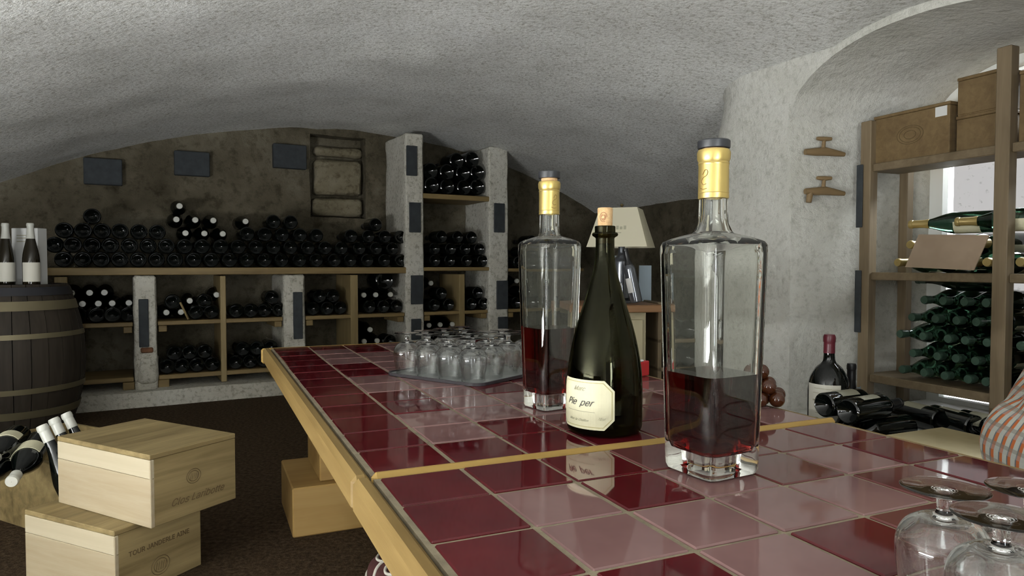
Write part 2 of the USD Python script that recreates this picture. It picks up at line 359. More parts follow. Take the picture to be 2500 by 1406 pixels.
def to_cyl(mesh, r, ang0):
    """wrap a flat mesh (x along, y up, z out) round a vertical cylinder"""
    v = mesh.vertices.copy(); a = ang0 + v[:, 0] / r; rr = r + v[:, 2]
    mesh = mesh.copy(); mesh.vertices = np.stack([rr * np.cos(a), rr * np.sin(a), v[:, 1]], -1); return mesh
def sheared(text, h, slant=0.35, depth=0.0004):
    t = meshkit.text_mesh(text, h, depth=depth); v = t.vertices.copy(); v[:, 0] += slant * v[:, 1]; t.vertices = v; return t
def strokes(pts_list, r, seg=5): return cat(*[tube(np.asarray(p, float), r, seg) for p in pts_list])

# ================================================================== THE SETTING
CREST, V0, RAD = 1.76, 0.98, 4.5
def vz(v): return CREST - RAD + math.sqrt(RAD * RAD - (v - V0) ** 2)
VL, VR = -1.95, 3.07          # side walls (the right one behind the pier)
U0, U1 = -1.75, 5.9

def vault():
    vs = np.linspace(VL - 0.12, VR + 0.12, 84); us = np.linspace(U0 - 0.2, U1, 110)
    zz = np.array([vz(v) for v in vs])
    nv, nu = len(vs), len(us)
    inner = np.array([[W(u, v, z) for v, z in zip(vs, zz)] for u in us])
    d = (meshkit.fbm(inner * 1.7, 3, 3) - 0.5) * 0.05 + (meshkit.fbm(inner * 9.0, 3, 9) - 0.5) * 0.014
    inner[..., 2] += d
    outer = np.array([[W(u, v, z + 0.26) for v, z in zip(vs, zz)] for u in us])
    V = np.vstack([inner.reshape(-1, 3), outer.reshape(-1, 3)]); o = nv * nu; F = []
    for i in range(nu - 1):
        for j in range(nv - 1):
            a, b, c, e = i * nv + j, i * nv + j + 1, (i + 1) * nv + j + 1, (i + 1) * nv + j
            F += [(a, b, c), (a, c, e), (o + a, o + c, o + b), (o + a, o + e, o + c)]
    rim = [j for j in range(nv)] + [i * nv + nv - 1 for i in range(1, nu)] + [(nu - 1) * nv + j for j in range(nv - 2, -1, -1)] + [i * nv for i in range(nu - 2, 0, -1)]
    for k in range(len(rim)):
        a, b = rim[k], rim[(k + 1) % len(rim)]; F += [(a, o + b, b), (a, o + a, o + b)]
    m = trimesh.Trimesh(V, np.array(F), process=False); m.fix_normals(); return m
VAULT = vault()
struct_ceiling = lambda: struct('ceiling', VAULT, 'vault_plaster', 'low barrel vault of rough grey plaster over the whole cellar', smooth=60)

fl = trimesh.creation.box([12, 12, 0.2]); fl.apply_transform(tf(W(2.2, 0.5, -0.1), A))
struct('floor', fl, 'gravel', 'dark brown earth and gravel floor of the cellar')

# right wall: thick pier with a splayed arched window recess, in room coordinates x=v, y=u
def room_tf(): # x=v, y=u, z
    m = np.eye(4); m[:3, 0] = R3; m[:3, 1] = L3; return m
PIER_V, PIER_U, WIN_V = 2.205, 2.796, 2.845
def arch_section(u0, u1, z0, zs, zc, v, n=18):
    uc, hw = (u0 + u1) / 2, (u1 - u0) / 2
    pts = [(v, u0, z0), (v, u1, z0)]
    for k in range(n + 1):
        t = -1 + 2 * k / n
        pts.append((v, uc + hw * t, zs + (zc - zs) * math.sqrt(max(0, 1 - t * t)) ** 1.15))
    return pts
NICHE_F = (1.02, 2.165, 1.36, 1.615)
NICHE_B = (1.16, 2.005, 1.36, 1.600)
def pier_ring(z):
    t = min(1.0, max(0.0, (z - 0.95) / 0.60)); r = 0.05 + 0.42 * t ** 1.4
    vf = PIER_V - 0.09 * min(1.0, max(0.0, (z - 1.05) / 0.6)) ** 2.2
    p = [(vf, U0 - 0.1)] + [(vf, U0 + (PIER_U - 0.5 - U0) * k / 8) for k in range(9)]
    p += [(vf + r - r * math.cos(a), PIER_U - r + r * math.sin(a)) for a in np.linspace(0, math.pi / 2, 10)]
    p += [(VR + 0.25, PIER_U), (VR + 0.25, U0 - 0.1)]
    return np.array([(a, b, z) for a, b in p])
pier_m = loft([pier_ring(z) for z in np.concatenate([[-0.05, 0.5], np.linspace(0.95, 1.75, 14)])]); pier_m.fix_normals()
pier = man(pier_m)
fu0, fu1, fzs, fzc = NICHE_F; bu0, bu1, bzs, bzc = NICHE_B
k0 = (PIER_V - 0.15 - PIER_V) / (WIN_V - PIER_V); k1 = (VR + 0.4 - PIER_V) / (WIN_V - PIER_V)
def lerp(k): return tuple(a + (b - a) * k for a, b in zip(NICHE_F, NICHE_B))
a0, a1 = lerp(k0), lerp(k1)
niche = trimesh.convex.convex_hull(np.array(arch_section(a0[0], a0[1], 0.20, a0[2], a0[3], PIER_V - 0.15) + arch_section(a1[0], a1[1], 0.20, a1[2], a1[3], VR + 0.4)))
vcut = trimesh.convex.convex_hull(np.array(arch_section(*(lambda a: (a[0], a[1], 0.20, a[2], a[3]))(lerp(-0.9)), PIER_V - 0.9 * (WIN_V - PIER_V)) + arch_section(a1[0], a1[1], 0.20, a1[2], a1[3], VR + 0.4)))
ncut = vcut.copy()
vcut = trimesh.convex.convex_hull(np.array(arch_section(*(lambda a: (a[0] - 0.02, a[1] + 0.02, 0.20, a[2] + 0.01, a[3] + 0.022))(lerp(-0.9)), PIER_V - 0.9 * (WIN_V - PIER_V)) + arch_section(a1[0] - 0.03, a1[1] + 0.03, 0.20, a1[2] + 0.01, a1[3] + 0.03, VR + 0.4)))
vcut.apply_transform(room_tf())
VAULT = unman(man(VAULT) - man(vcut) - man(moved(box(WIN_V + 0.06, VR + 0.6, 0.3, 2.75, -0.3, 2.3), room_tf()))); struct_ceiling()
wr = unman(pier - man(ncut) - man(box(WIN_V + 0.06, VR + 0.6, 0.3, 2.75, -0.3, 1.8)))
wr = rough(wr, 0.010, 2.3, 4, 0.05); wr.apply_transform(room_tf())
struct('wall_right', wr, 'pale_plaster', 'whitewashed pier and right wall with a deep arched window recess', smooth=45)
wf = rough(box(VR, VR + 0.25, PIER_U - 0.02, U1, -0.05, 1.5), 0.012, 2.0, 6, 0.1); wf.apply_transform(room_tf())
struct('wall_alcove', wf, 'old_wall_shaded', 'shade-darkened side wall of the alcove behind the pier', smooth=45)  # alcove shade carried by the dark wall colour
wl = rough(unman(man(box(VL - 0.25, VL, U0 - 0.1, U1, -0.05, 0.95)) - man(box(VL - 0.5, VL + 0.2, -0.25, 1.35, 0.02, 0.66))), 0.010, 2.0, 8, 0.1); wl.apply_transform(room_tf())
struct('wall_left', wl, 'old_wall_shaded', 'low left side wall under the springing of the vault', smooth=45)
rear = man(box(VL - 0.2, VR + 0.2, U0 - 0.22, U0, -0.05, 1.8)) - man(box(-0.9, 0.5, U0 - 0.5, U0 + 0.2, 0.0, 1.28))
rw = unman(rear); rw.apply_transform(room_tf())
struct('wall_rear', rw, 'vault_plaster', 'rear wall with the open doorway behind the camera', smooth=45)

# back wall, in its own frame: x along the wall (to the right), y into the wall, z up
BA = math.radians(29.0)
BO = onz(440, 979, 0)
BD = np.array([math.cos(BA), math.sin(BA), 0]); BN = np.array([-math.sin(BA), math.cos(BA), 0])
BT = tf(BO, BA)
def bs(px, py, y=0.0):
    """pixel -> (s, z) on the plane y of the back-wall frame"""
    q = onplane(px, py, BO + BN * y, BN); return float((q - BO) @ BD), float(q[2])
def bw(s, y, z): return BO + BD * s + BN * y + np.array([0, 0, z])
DEPTH = 0.40
r0, r1 = bs(758, 530, DEPTH), bs(892, 338, DEPTH)
back = man(box(-2.0, 4.6, DEPTH, DEPTH + 0.3, -0.05, 1.76)) - man(box(r0[0], r1[0], DEPTH - 0.2, DEPTH + 0.12, r0[1], r1[1]))
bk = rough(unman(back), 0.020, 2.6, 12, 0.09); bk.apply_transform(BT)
WB = thing('wall_back', 'shade-darkened old rubble wall at the far end of the cellar behind the bottle bays', None, kind='structure')
part(WB, 'masonry', bk, 'old_wall_shaded', smooth=45)
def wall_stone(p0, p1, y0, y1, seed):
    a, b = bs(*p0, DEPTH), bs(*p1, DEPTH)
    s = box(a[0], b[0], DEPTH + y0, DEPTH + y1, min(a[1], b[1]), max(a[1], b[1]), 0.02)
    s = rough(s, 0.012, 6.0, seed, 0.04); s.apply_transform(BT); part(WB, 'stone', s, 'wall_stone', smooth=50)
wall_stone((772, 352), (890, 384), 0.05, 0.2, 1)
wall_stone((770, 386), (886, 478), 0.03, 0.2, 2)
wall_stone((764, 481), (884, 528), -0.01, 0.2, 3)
# kerb under the bays
pl = box(-1.1, 4.4, -0.10, DEPTH, -0.04, 0.088); pl = rough(pl, 0.010, 5.0, 21, 0.06); pl.apply_transform(BT)
struct('trim_1', pl, 'pillar_plaster', 'long low rendered kerb under the bottle bays', smooth=50)

# window in the recess: frame, mullion, panes and white sill
win = thing('window_1', 'bright window filling the arched recess behind the bottle shelf', None, room_tf(), kind='structure')
def arch_poly(u0, u1, z0, zs, zc):
    p = arch_section(u0, u1, z0, zs, zc, 0); return sg.Polygon([(a[1], a[2]) for a in p[:2]] + [(a[1], a[2]) for a in p[2:][::-1]])
outer_p = arch_poly(bu0 - 0.03, bu1 + 0.03, 0.20, bzs, bzc + 0.015); inner_p = arch_poly(bu0 + 0.035, bu1 - 0.055, 0.245, bzs, bzc - 0.035)
def uz(poly, v0, v1):   # (u,z) polygon -> solid across v
    m = extr(poly, v0, v1); x = m.vertices.copy(); m.vertices = np.stack([x[:, 2], x[:, 0], x[:, 1]], -1); return m
part(win, 'window_frame', uz(outer_p.difference(inner_p), WIN_V - 0.02, WIN_V + 0.05), 'white_paint')
part(win, 'mullion', box(WIN_V - 0.015, WIN_V + 0.04, 1.20, 1.235, 0.24, 1.57, 0.004), 'white_paint')
part(win, 'pane', uz(inner_p, WIN_V + 0.010, WIN_V + 0.014), 'window_pane')
struct('trim_2', moved(box(PIER_V + 0.02, WIN_V - 0.01, fu0 + 0.09, fu1 - 0.16, 0.185, 0.225, 0.006), room_tf()), 'white_paint', 'white painted window sill at the foot of the recess')

# ================================================================== BACK WALL: PILLARS, BOARDS, SLATES
def pillar(px0, px1, pyc, z1, label, slates, seed, lean=0.0, back_y=DEPTH):
    s0, s1 = bs(px0, pyc)[0], bs(px1, pyc)[0]
    t = thing('pillar', label, 'pillar', BT)
    b = rough(box(s0, s1, -0.012, back_y, 0.06, z1, 0.012), 0.007, 7.0, seed, 0.045)
    part(t, 'shaft', b, 'pillar_plaster', smooth=45)
    for (x0, x1, y0, y1) in slates:
        a, c = bs(x0, y1, -0.02), bs(x1, y0, -0.02)
        part(t, 'slate_plate', box(a[0], c[0], -0.026, -0.008, a[1], c[1], 0.003), 'slate', label='dark slate plate fixed to the pillar')
    return t
BOARD_Z, LOW_Z, FOOT_Z, HIGH_Z = 0.785, 0.474, 0.160, 1.295
pillar(326, 383, 770, BOARD_Z - 0.045, 'short plastered pillar with a long slate and a crumbled foot, left of the bays', [(340, 362, 730, 848)], 31)
pillar(692, 745, 770, BOARD_Z - 0.045, 'short plastered pillar with one long slate, ending under the long board', [(717, 738, 713, 828)], 32)
pillar(989, 1034, 650, 1.70, 'tall plastered pillar reaching the vault with four slates down its right side', [(993, 1018, 357, 428), (1000, 1027, 495, 567), (1004, 1033, 672, 743), (1005, 1028, 778, 830)], 33)
pillar(1192, 1240, 650, 1.66, 'tall plastered pillar with three slates, rightmost of the bottle bays', [(1207, 1232, 497, 567), (1213, 1240, 685, 755), (1217, 1240, 773, 830)], 34)
_pf = '/World/pillar'
_a, _b = bs(344, 862, -0.02), bs(374, 848, -0.02)
part(_pf, 'exposed_brick', rough(box(_a[0], _b[0], -0.022, 0.05, _a[1], _b[1], 0.006), 0.004, 14, 3, 0.02), 'broken_brick', label='broken red brick showing at the crumbled foot')
_a, _b = bs(336, 940, -0.02), bs(386, 866, -0.02)
part(_pf, 'rubble_foot', rough(box(_a[0], _b[0], -0.030, 0.1, _a[1], _b[1], 0.02), 0.016, 10, 8, 0.025), 'pillar_plaster', smooth=50, label='crumbled plaster foot')
for (x0, x1, y0, y1), lab in (((205, 298, 392, 450), 'dark slate on the old back wall, farthest left of three'), ((425, 510, 375, 428), 'dark slate on the old back wall, middle of three'), ((665, 745, 358, 410), 'dark slate on the old back wall beside the blocked opening')):
    a, b = bs(x0, y1, DEPTH), bs(x1, y0, DEPTH)
    t = thing('wall_slate', lab, 'slate', BT)
    part(t, 'plate', box(a[0], b[0], DEPTH - 0.045, DEPTH + 0.01, a[1], b[1], 0.004), 'slate')
P1 = bs(326, 770)[0], bs(383, 770)[0]; P2 = bs(692, 770)[0], bs(745, 770)[0]; P3 = bs(989, 650)[0], bs(1034, 650)[0]; P4 = bs(1192, 650)[0], bs(1240, 650)[0]
S_L, S_R = bs(88, 665)[0], bs(1425, 650)[0]
def board_thing(name, label, s0, s1, z, th=0.028, y1=0.37, m='shelf_wood', lip=0.0):
    t = thing(name, label, 'shelf board', BT)
    part(t, 'board', box(s0, s1, -0.005, y1, z - th, z, 0.003), m); return t
board_thing('long_shelf_board', 'long thick plank carrying the big bottle pile above the low pillars', S_L, P3[0] + 0.03, BOARD_Z, 0.042)
board_thing('shelf_board', 'plank between the two tall pillars at the height of the long board', P3[1] - 0.03, P4[1] + 0.0, BOARD_Z, 0.026)
board_thing('shelf_board', 'short bowed plank high between the tall pillars under the big dark bottles', P3[1] - 0.05, P4[0] + 0.02, HIGH_Z, 0.035)
board_thing('shelf_board', 'plank right of the last tall pillar behind the lamp', P4[1] + 0.002, S_R, BOARD_Z - 0.01, 0.024)
def bay(label, s0, s1, divs, low=True, foot=True, left_post=False):
    t = thing('bay_rack', label, 'rack', BT)
    g = 0.004
    if low: part(t, 'shelf', box(s0 + g, s1 - g, 0.0, 0.37, LOW_Z - 0.024, LOW_Z, 0.003), 'shelf_wood')
    if foot: part(t, 'shelf', box(s0 + g, s1 - g, 0.0, 0.37, FOOT_Z - 0.026, FOOT_Z, 0.003), 'shelf_wood')
    for px, w in divs:
        c = bs(px, 750)[0]
        part(t, 'divider', box(c - w / 2, c + w / 2, -0.004, 0.36, 0.095, BOARD_Z - 0.05, 0.003), 'upright_wood')
    if left_post: part(t, 'post', box(s0 - 0.03, s0 + 0.03, 0.0, 0.05, 0.09, BOARD_Z - 0.05, 0.003), 'upright_wood')
    for s in (s0 + 0.03, s1 - 0.03):
        part(t, 'support_block', box(s - 0.022, s + 0.022, 0.01, 0.3, LOW_Z - 0.062, LOW_Z - 0.026, 0.003), 'shelf_wood')
        part(t, 'support_block', box(s - 0.03, s + 0.03, 0.01, 0.3, 0.086, FOOT_Z - 0.028, 0.003), 'shelf_wood')
    return t
bay('leftmost wooden rack of two shelves beside the barrel', bs(150, 780)[0], P1[0], [], left_post=True)
bay('wooden rack of two shelves and one divider between the short pillars', P1[1], P2[0], [(545, 0.032)])
bay('wooden rack of two shelves and one divider between short and tall pillars', P2[1], P3[0], [(865, 0.05)])
bay('wooden rack of two shelves and one divider between the tall pillars', P3[1], P4[0], [(1128, 0.042)])
bay('wooden rack behind the lamp, right of the last tall pillar', P4[1], S_R, [])
st = thing('loose_stick', 'thin loose stick leaning among the bottles of the second bay', 'slat', BT)
a, b = bs(440, 738, 0.01), bs(460, 775, 0.0)
part(st, 'strip', tube([(a[0], 0.012, a[1]), (b[0], -0.0, LOW_Z + 0.006)], 0.006, 4), 'upright_wood')

# ================================================================== BOTTLES
def burgundy(r, h):
    return smooth_prof([(r * 0.96, 0.004), (r, 0.012), (r, h * 0.2), (r, h * 0.42), (r * 0.97, h * 0.50), (r * 0.74, h * 0.62), (r * 0.48, h * 0.73), (r * 0.36, h * 0.82), (r * 0.34, h * 0.94)], 3)
def bottle_mesh(r, h, shape=burgundy, seg=28):
    pr = shape(r, h); rn = pr[-1][0]
    base = [(0.0005, h * 0.085), (r * 0.35, h * 0.075), (r * 0.62, h * 0.03), (r * 0.78, 0.004), (r * 0.86, 0.0)]
    top = [(rn, h * 0.955), (rn * 1.12, h * 0.96), (rn * 1.12, h * 0.985), (rn, h), (rn * 0.62, h), (rn * 0.6, h * 0.985), (0.0005, h * 0.985)]
    return lathe(np.vstack([base, pr, top]), seg)
def bordeaux(r, h):
    return smooth_prof([(r * 0.96, 0.004), (r, 0.012), (r, h * 0.3), (r, h * 0.58), (r * 0.95, h * 0.64), (r * 0.72, h * 0.69), (r * 0.46, h * 0.735), (r * 0.38, h * 0.79), (r * 0.36, h * 0.94)], 3)
def flute(r, h):
    return smooth_prof([(r * 0.96, 0.004), (r, 0.012), (r, h * 0.3), (r, h * 0.4), (r * 0.9, h * 0.52), (r * 0.66, h * 0.66), (r * 0.48, h * 0.78), (r * 0.40, h * 0.86), (r * 0.38, h * 0.94)], 3)
def neck_cap(r, h, shape, frac, seg=20):
    pr = shape(r, h); rn = pr[-1][0] + 0.0012
    z0 = h * (1 - frac)
    rr = lambda z: np.interp(z, pr[:, 1], pr[:, 0]) + 0.0012
    return lathe([(rr(z0) - 0.001, z0 - 0.0005), (rr(z0), z0)] + [(rr(z), z) for z in np.linspace(z0, h * 0.94, 4)[1:]] + [(rn, h * 0.952), (rn * 1.1, h * 0.958), (rn * 1.1, h * 0.988), (rn * 0.96, h + 0.0015), (0.0005, h + 0.0018)], seg)
def wrap_label(r, z0, z1, half, seg=14, rise=0.0009, a0=0.0):
    V, F = [], []
    for k in range(seg + 1):
        a = a0 - half + 2 * half * k / seg
        for z in (z0, z1):
            for rr in (r - 0.0005, r + rise): V.append((rr * math.cos(a), rr * math.sin(a), z))
    for k in range(seg):
        o, p = 4 * k, 4 * k + 4
        F += [(o + 1, p + 1, p + 3), (o + 1, p + 3, o + 3), (o, o + 2, p + 2), (o, p + 2, p), (o, p, p + 1), (o, p + 1, o + 1), (o + 2, o + 3, p + 3), (o + 2, p + 3, p + 2)]
    for o, s in ((0, 1), (4 * seg, -1)): F += [(o, o + 1, o + 3), (o, o + 3, o + 2)] if s > 0 else [(o, o + 3, o + 1), (o, o + 2, o + 3)]
    return trimesh.Trimesh(np.array(V), np.array(F), process=False)
BR, BH = 0.0445, 0.29
def make_bottle(name, r, h, shape, glass, cap, frac, label_m=None, lz=(0.16, 0.45), lhalf=1.1):
    def build(m, label, cat_, group):
        t = thing(name, label, cat_, m, group)
        part(t, 'glass', bottle_mesh(r, h, shape), glass, smooth=40)
        part(t, 'capsule', neck_cap(r, h, shape, frac), cap, smooth=40)
        if label_m: part(t, 'label', wrap_label(r, h * lz[0], h * lz[1], lhalf), label_m)
        return t
    return Kind(build)
K_base = make_bottle('wine_bottle', BR, BH, burgundy, 'dark_bottle', 'capsule_black', 0.2)
K_neck = make_bottle('white_capsule_bottle', BR, BH, burgundy, 'dark_bottle', 'capsule_white', 0.045)
K_mag = make_bottle('magnum_bottle', 0.057, 0.35, burgundy, 'dark_bottle', 'capsule_black', 0.2)
K_big = make_bottle('large_bottle', 0.066, 0.33, burgundy, 'dark_bottle', 'capsule_black', 0.2)
K_gold = make_bottle('gold_capsule_bottle', 0.040, 0.29, burgundy, 'green_bottle', 'capsule_gold', 0.24, 'label_cream')
K_green = make_bottle('green_wine_bottle', 0.040, 0.29, burgundy, 'green_bottle', 'capsule_green', 0.12, 'label_cream', (0.2, 0.42), 0.8)
K_mfl = make_bottle('labelled_bottle', 0.041, 0.29, bordeaux, 'dark_bottle', 'capsule_black', 0.2, 'label_dim', (0.2, 0.5), 1.0)

WINE = 'wine bottle'
ORD = ['first', 'second', 'third', 'fourth', 'fifth', 'sixth', 'seventh', 'eighth', 'ninth', 'tenth', 'eleventh', 'twelfth', 'thirteenth', 'fourteenth', 'fifteenth', 'sixteenth', 'seventeenth',
       'eighteenth', 'nineteenth', 'twentieth', 'twenty-first', 'twenty-second', 'twenty-third', 'twenty-fourth', 'twenty-fifth']
ROWS = ['bottom row', 'second row', 'third row', 'fourth row', 'top row']
def settle(pile, tops=('bottom row', 'second row', 'third row', 'fourth row', 'top row')):
    """pile: (kind, px, row, matrix, look, where, group); every bottle is named by its look, row and place in the row"""
    levels = {}
    for b in pile: levels.setdefault((b[4], round(b[2])), []).append(b)
    for (look, row), bs_ in levels.items():
        bs_.sort(key=lambda b: b[1])
        for i, b in enumerate(bs_):
            only = len(bs_) == 1
            b[0].put(b[3], f'{look} {b[5]}, {tops[row]}' + ('' if only else f', {ORD[i]} from left'), WINE, b[6])
def base_m(px, row, z0, r=BR, rise=0.078, y=0.02, dz=0.0):
    z = z0 + r + row * rise + dz + 0.001
    s = bs(px, 647 - (z - HC) * 380, y)[0]
    return axis_tf(bw(s, y + rng.uniform(-0.008, 0.012), z), BN + BD * rng.uniform(-0.02, 0.02) + np.array([0, 0, rng.uniform(-0.01, 0.01)]), rng.uniform(0, 6))
def neck_m(px, row, z0, y=0.075, rise=0.078, dz=0.0, r=BR):
    z = z0 + r + row * rise + dz + 0.001
    s = bs(px, 647 - (z - HC) * 380, y)[0]
    return axis_tf(bw(s, y + BH, z), -BN + BD * rng.uniform(-0.02, 0.02), rng.uniform(0, 6))
B_LOOK, N_LOOK = 'dark bottle', 'pale-capped bottle'
def fill(items, z0, where, rise=0.078):
    pile = []
    for px, row, *k in items:
        if k: pile.append((K_neck, px, row, neck_m(px, row, z0, rise=rise), N_LOOK, where, 'pale-capped bottles ' + where))
        else: pile.append((K_base, px, row, base_m(px, row, z0, rise=rise), B_LOOK, where, 'base-outward bottles ' + where))
    settle(pile)

# the long pile
pile = []
necks = [(440, 4), (430, 3), (475, 3), (520, 3), (455, 2), (497, 2), (542, 2), (600, 3)]
for row in range(5):
    px = 979.0 - (20 if row % 2 else 0)
    if row == 2: px = 980.0
    while px > 112:
        ok = True
        if row == 2 and 782 < px < 840: ok = False
        if row == 3 and not (378 < px < 416 or 612 < px < 728 or 895 < px < 940 or 205 < px < 250): ok = False
        if row == 4: ok = False
        if any(r_ == row and abs(px - q) < 26 for q, r_ in necks): ok = False
        if row == 2 and 432 < px < 562: ok = False
        if ok: pile.append((K_base, px, row, base_m(px + rng.uniform(-1.2, 1.2), row, BOARD_Z, rise=0.080), 'dark bottle', 'in the long pile', 'base-outward bottles of the long pile'))
        px -= 40.5 + 6.5 * (979 - px) / 860
for q, r_ in necks:
    pile.append((K_neck, q, r_, neck_m(q, r_, BOARD_Z, rise=0.080), N_LOOK, 'in the long pile', 'pale-capped bottles of the long pile'))
settle(pile)
fill([(192, 0), (236, 0), (275, 0), (313, 0), (198, 1, 1), (237, 1, 1), (275, 1, 1), (313, 1, 1), (176, 2, 1), (216, 2, 1), (256, 2, 1)], LOW_Z, 'in bay beside barrel', rise=0.062)
fill([(404, 0, 1), (441, 0, 1), (422, 1), (479, 0), (517, 0), (464, 1, 1), (500, 1), (530, 1.5, 1)], LOW_Z, 'in upper bay right of crumbled pillar', rise=0.066)
fill([(408, 0), (444, 0), (481, 0), (518, 0), (426, 1), (463, 1), (500, 1)], FOOT_Z, 'in lower bay right of crumbled pillar', rise=0.076)
fill([(578, 0), (613, 0), (647, 0), (681, 0), (664, 1)], LOW_Z, 'in upper bay left of second pillar', rise=0.078)
fill([(576, 0), (611, 0), (645, 0), (679, 0), (593, 1), (628, 1), (662, 1)], FOOT_Z, 'in lower bay left of second pillar', rise=0.080)
fill([(766, 0), (799, 0), (832, 0), (782, 1), (815, 1)], LOW_Z, 'in upper bay right of second pillar', rise=0.078)
fill([(904, 0), (936, 0), (969, 0), (888, 1, 1), (920, 1, 1), (953, 1, 1)], LOW_Z, 'in upper bay left of tall pillar', rise=0.078)
K_big.put(base_m(940, 0, LOW_Z, r=0.066, y=0.03, dz=0.155), 'big dark bottle lying on top in the upper bay left of the tall pillar', WINE)
fill([(904, 0), (936, 0, 1), (968, 0), (889, 1, 1), (921, 1, 1), (952, 1), (905, 2, 1)], FOOT_Z, 'in lower bay left of tall pillar', rise=0.078)
# between the tall pillars
pile = []
for px, row in [(1054, 0), (1094, 0), (1134, 0), (1166, 0.1), (1052, 1.0), (1092, 1.0), (1132, 1.0), (1166, 1.1), (1117, 1.85), (1152, 2.0)]:
    pile.append((K_mag, px, row, base_m(px, row, HIGH_Z, r=0.057, rise=0.101), 'big dark magnum', 'on high plank between tall pillars', 'magnums on the high plank'))
settle(pile)
fill([(1062, 0), (1100, 0), (1139, 0), (1178, 0), (1062, 1), (1100, 1), (1138, 1), (1170, 1), (1080, 2), (1119, 2), (1152, 2)], BOARD_Z, 'on plank between tall pillars', rise=0.084)
fill([(1060, 0), (1096, 0), (1078, 1), (1053, 1.9, 1)], LOW_Z, 'in middle left cell between tall pillars', rise=0.080)
fill([(1151, 0), (1181, 0), (1166, 1)], LOW_Z, 'in middle right cell between tall pillars', rise=0.080)
fill([(1054, 0), (1090, 0), (1048, 2, 1), (1076, 2, 1), (1106, 2, 1), (1070, 1), (1102, 1)], FOOT_Z, 'in lowest left cell between tall pillars', rise=0.084)
fill([(1149, 0), (1180, 0), (1164, 1, 1)], FOOT_Z, 'in lowest right cell between tall pillars', rise=0.080)
fill([(1265, 0), (1300, 0), (1335, 0), (1370, 0), (1402, 0), (1283, 1), (1318, 1), (1353, 1), (1387, 1), (1300, 2), (1335, 2)], BOARD_Z - 0.01, 'on plank behind lamp', rise=0.080)
fill([(1262, 0), (1297, 0), (1330, 0), (1279, 1), (1262, 2, 1)], LOW_Z, 'in bay behind square bottle', rise=0.080)

# ================================================================== THE TABLES
TT = HC - 0.236 * 1.15       # table top height
TK = 1.15
VT0, PV, PU = 0.171 * TK, 0.0985 * TK, 0.1 * TK
U_STRIP = 0.772 * TK
NR, NC = 13, 7
FAR = ["DDDDMMP", "DPDMDMP", "DPPPPMP", "DDPPMPP", "DDPDPPM", "DPPMDPP", "DPPDPPM", "DDPPDMP", "DDPDPPD", "DPPDMDP", "DPPMDPD", "DPDPPDM", "DDDPDMD"]
NEAR = ["DDDMMMD", "DPDPMPD", "DPPPPMD", "DDPDMMD", "DPDPMDD", "PDDPPDM", "DPMDPDP"]
TMAT = {'D': 'tile_red', 'M': 'tile_mid_sheen', 'P': 'tile_pink'}
def table(name, label, u0, u1, rows, first_u, step, strip):
    # local frame: x across (R), y along (L), origin at the near left corner on the floor
    t = thing(name, label, 'table', tf(W(0, 0, 0), A))
    top = TT - 0.012
    part(t, 'top_slab', box(VT0 - 0.004, VT0 + NC * PV + 0.006, u0, u1, top - 0.030, top - 0.004), 'bench_wood')
    part(t, 'grout_bed', box(VT0 - 0.004, VT0 + NC * PV + 0.006, u0, u1, top - 0.0035, TT - 0.0022), 'grout')
    # rounded wooden edge strip on the left, right and ends
    def edge(x0, x1, y0, y1, m='yellow_wood'):
        part(t, 'edge_strip', box(x0, x1, y0, y1, TT - 0.046, TT + 0.0012, 0.007), m)
    edge(VT0 - 0.030, VT0 - 0.0055, u0 - (0.0085 if strip else 0.0), u1 + (0.0 if strip else 0.0078))
    xr = VT0 + NC * PV + 0.007
    part(t, 'edge_strip', box(xr, xr + 0.010, u0, u1, TT - 0.052, TT - 0.003, 0.003), 'yellow_wood')
    if strip:
        part(t, 'edge_strip', box(VT0 - 0.0045, xr + 0.012, u0 - 0.016, u0 - 0.0005, TT - 0.05, TT + 0.004, 0.006), 'yellow_wood_cross')
        part(t, 'edge_strip', box(VT0 - 0.034, xr + 0.01, u1 + 0.001, u1 + 0.022, TT - 0.05, TT - 0.001, 0.006), 'yellow_wood_cross')
    else:
        part(t, 'edge_strip', box(VT0 - 0.034, xr + 0.01, u0 - 0.03, u0 - 0.001, TT - 0.05, TT + 0.001, 0.006), 'yellow_wood_cross')
    g = 0.0032
    for r, line in enumerate(rows):
        y0 = first_u + step * r if step > 0 else first_u + step * (r + 1)
        for c, ch in enumerate(line):
            x0 = VT0 + c * PV; dz = rng.uniform(-0.0005, 0.0005)
            j = [rng.uniform(-0.0007, 0.0007) for _ in range(4)]
            b = box(x0 + g + j[0], x0 + PV - g + j[1], y0 + g + j[2], y0 + PU - g + j[3], TT - 0.011 + dz, TT + dz, 0.0016)
            part(t, 'tile', b, TMAT[ch], smooth=False)
    return t
UF0 = U_STRIP + 0.006
far_t = table('tiled_table', 'far long table with wine red and pink glazed tiles, wooden edge and cross strip', UF0, UF0 + NR * PU + 0.004, FAR, UF0 + 0.002, PU, True)
UN1 = U_STRIP - 0.011
near_t = table('tiled_table', 'near table end with wine red and pink glazed tiles under the nearest square bottle', UN1 - 7 * PU - 0.004, UN1, NEAR, UN1 - 0.002, -PU, False)
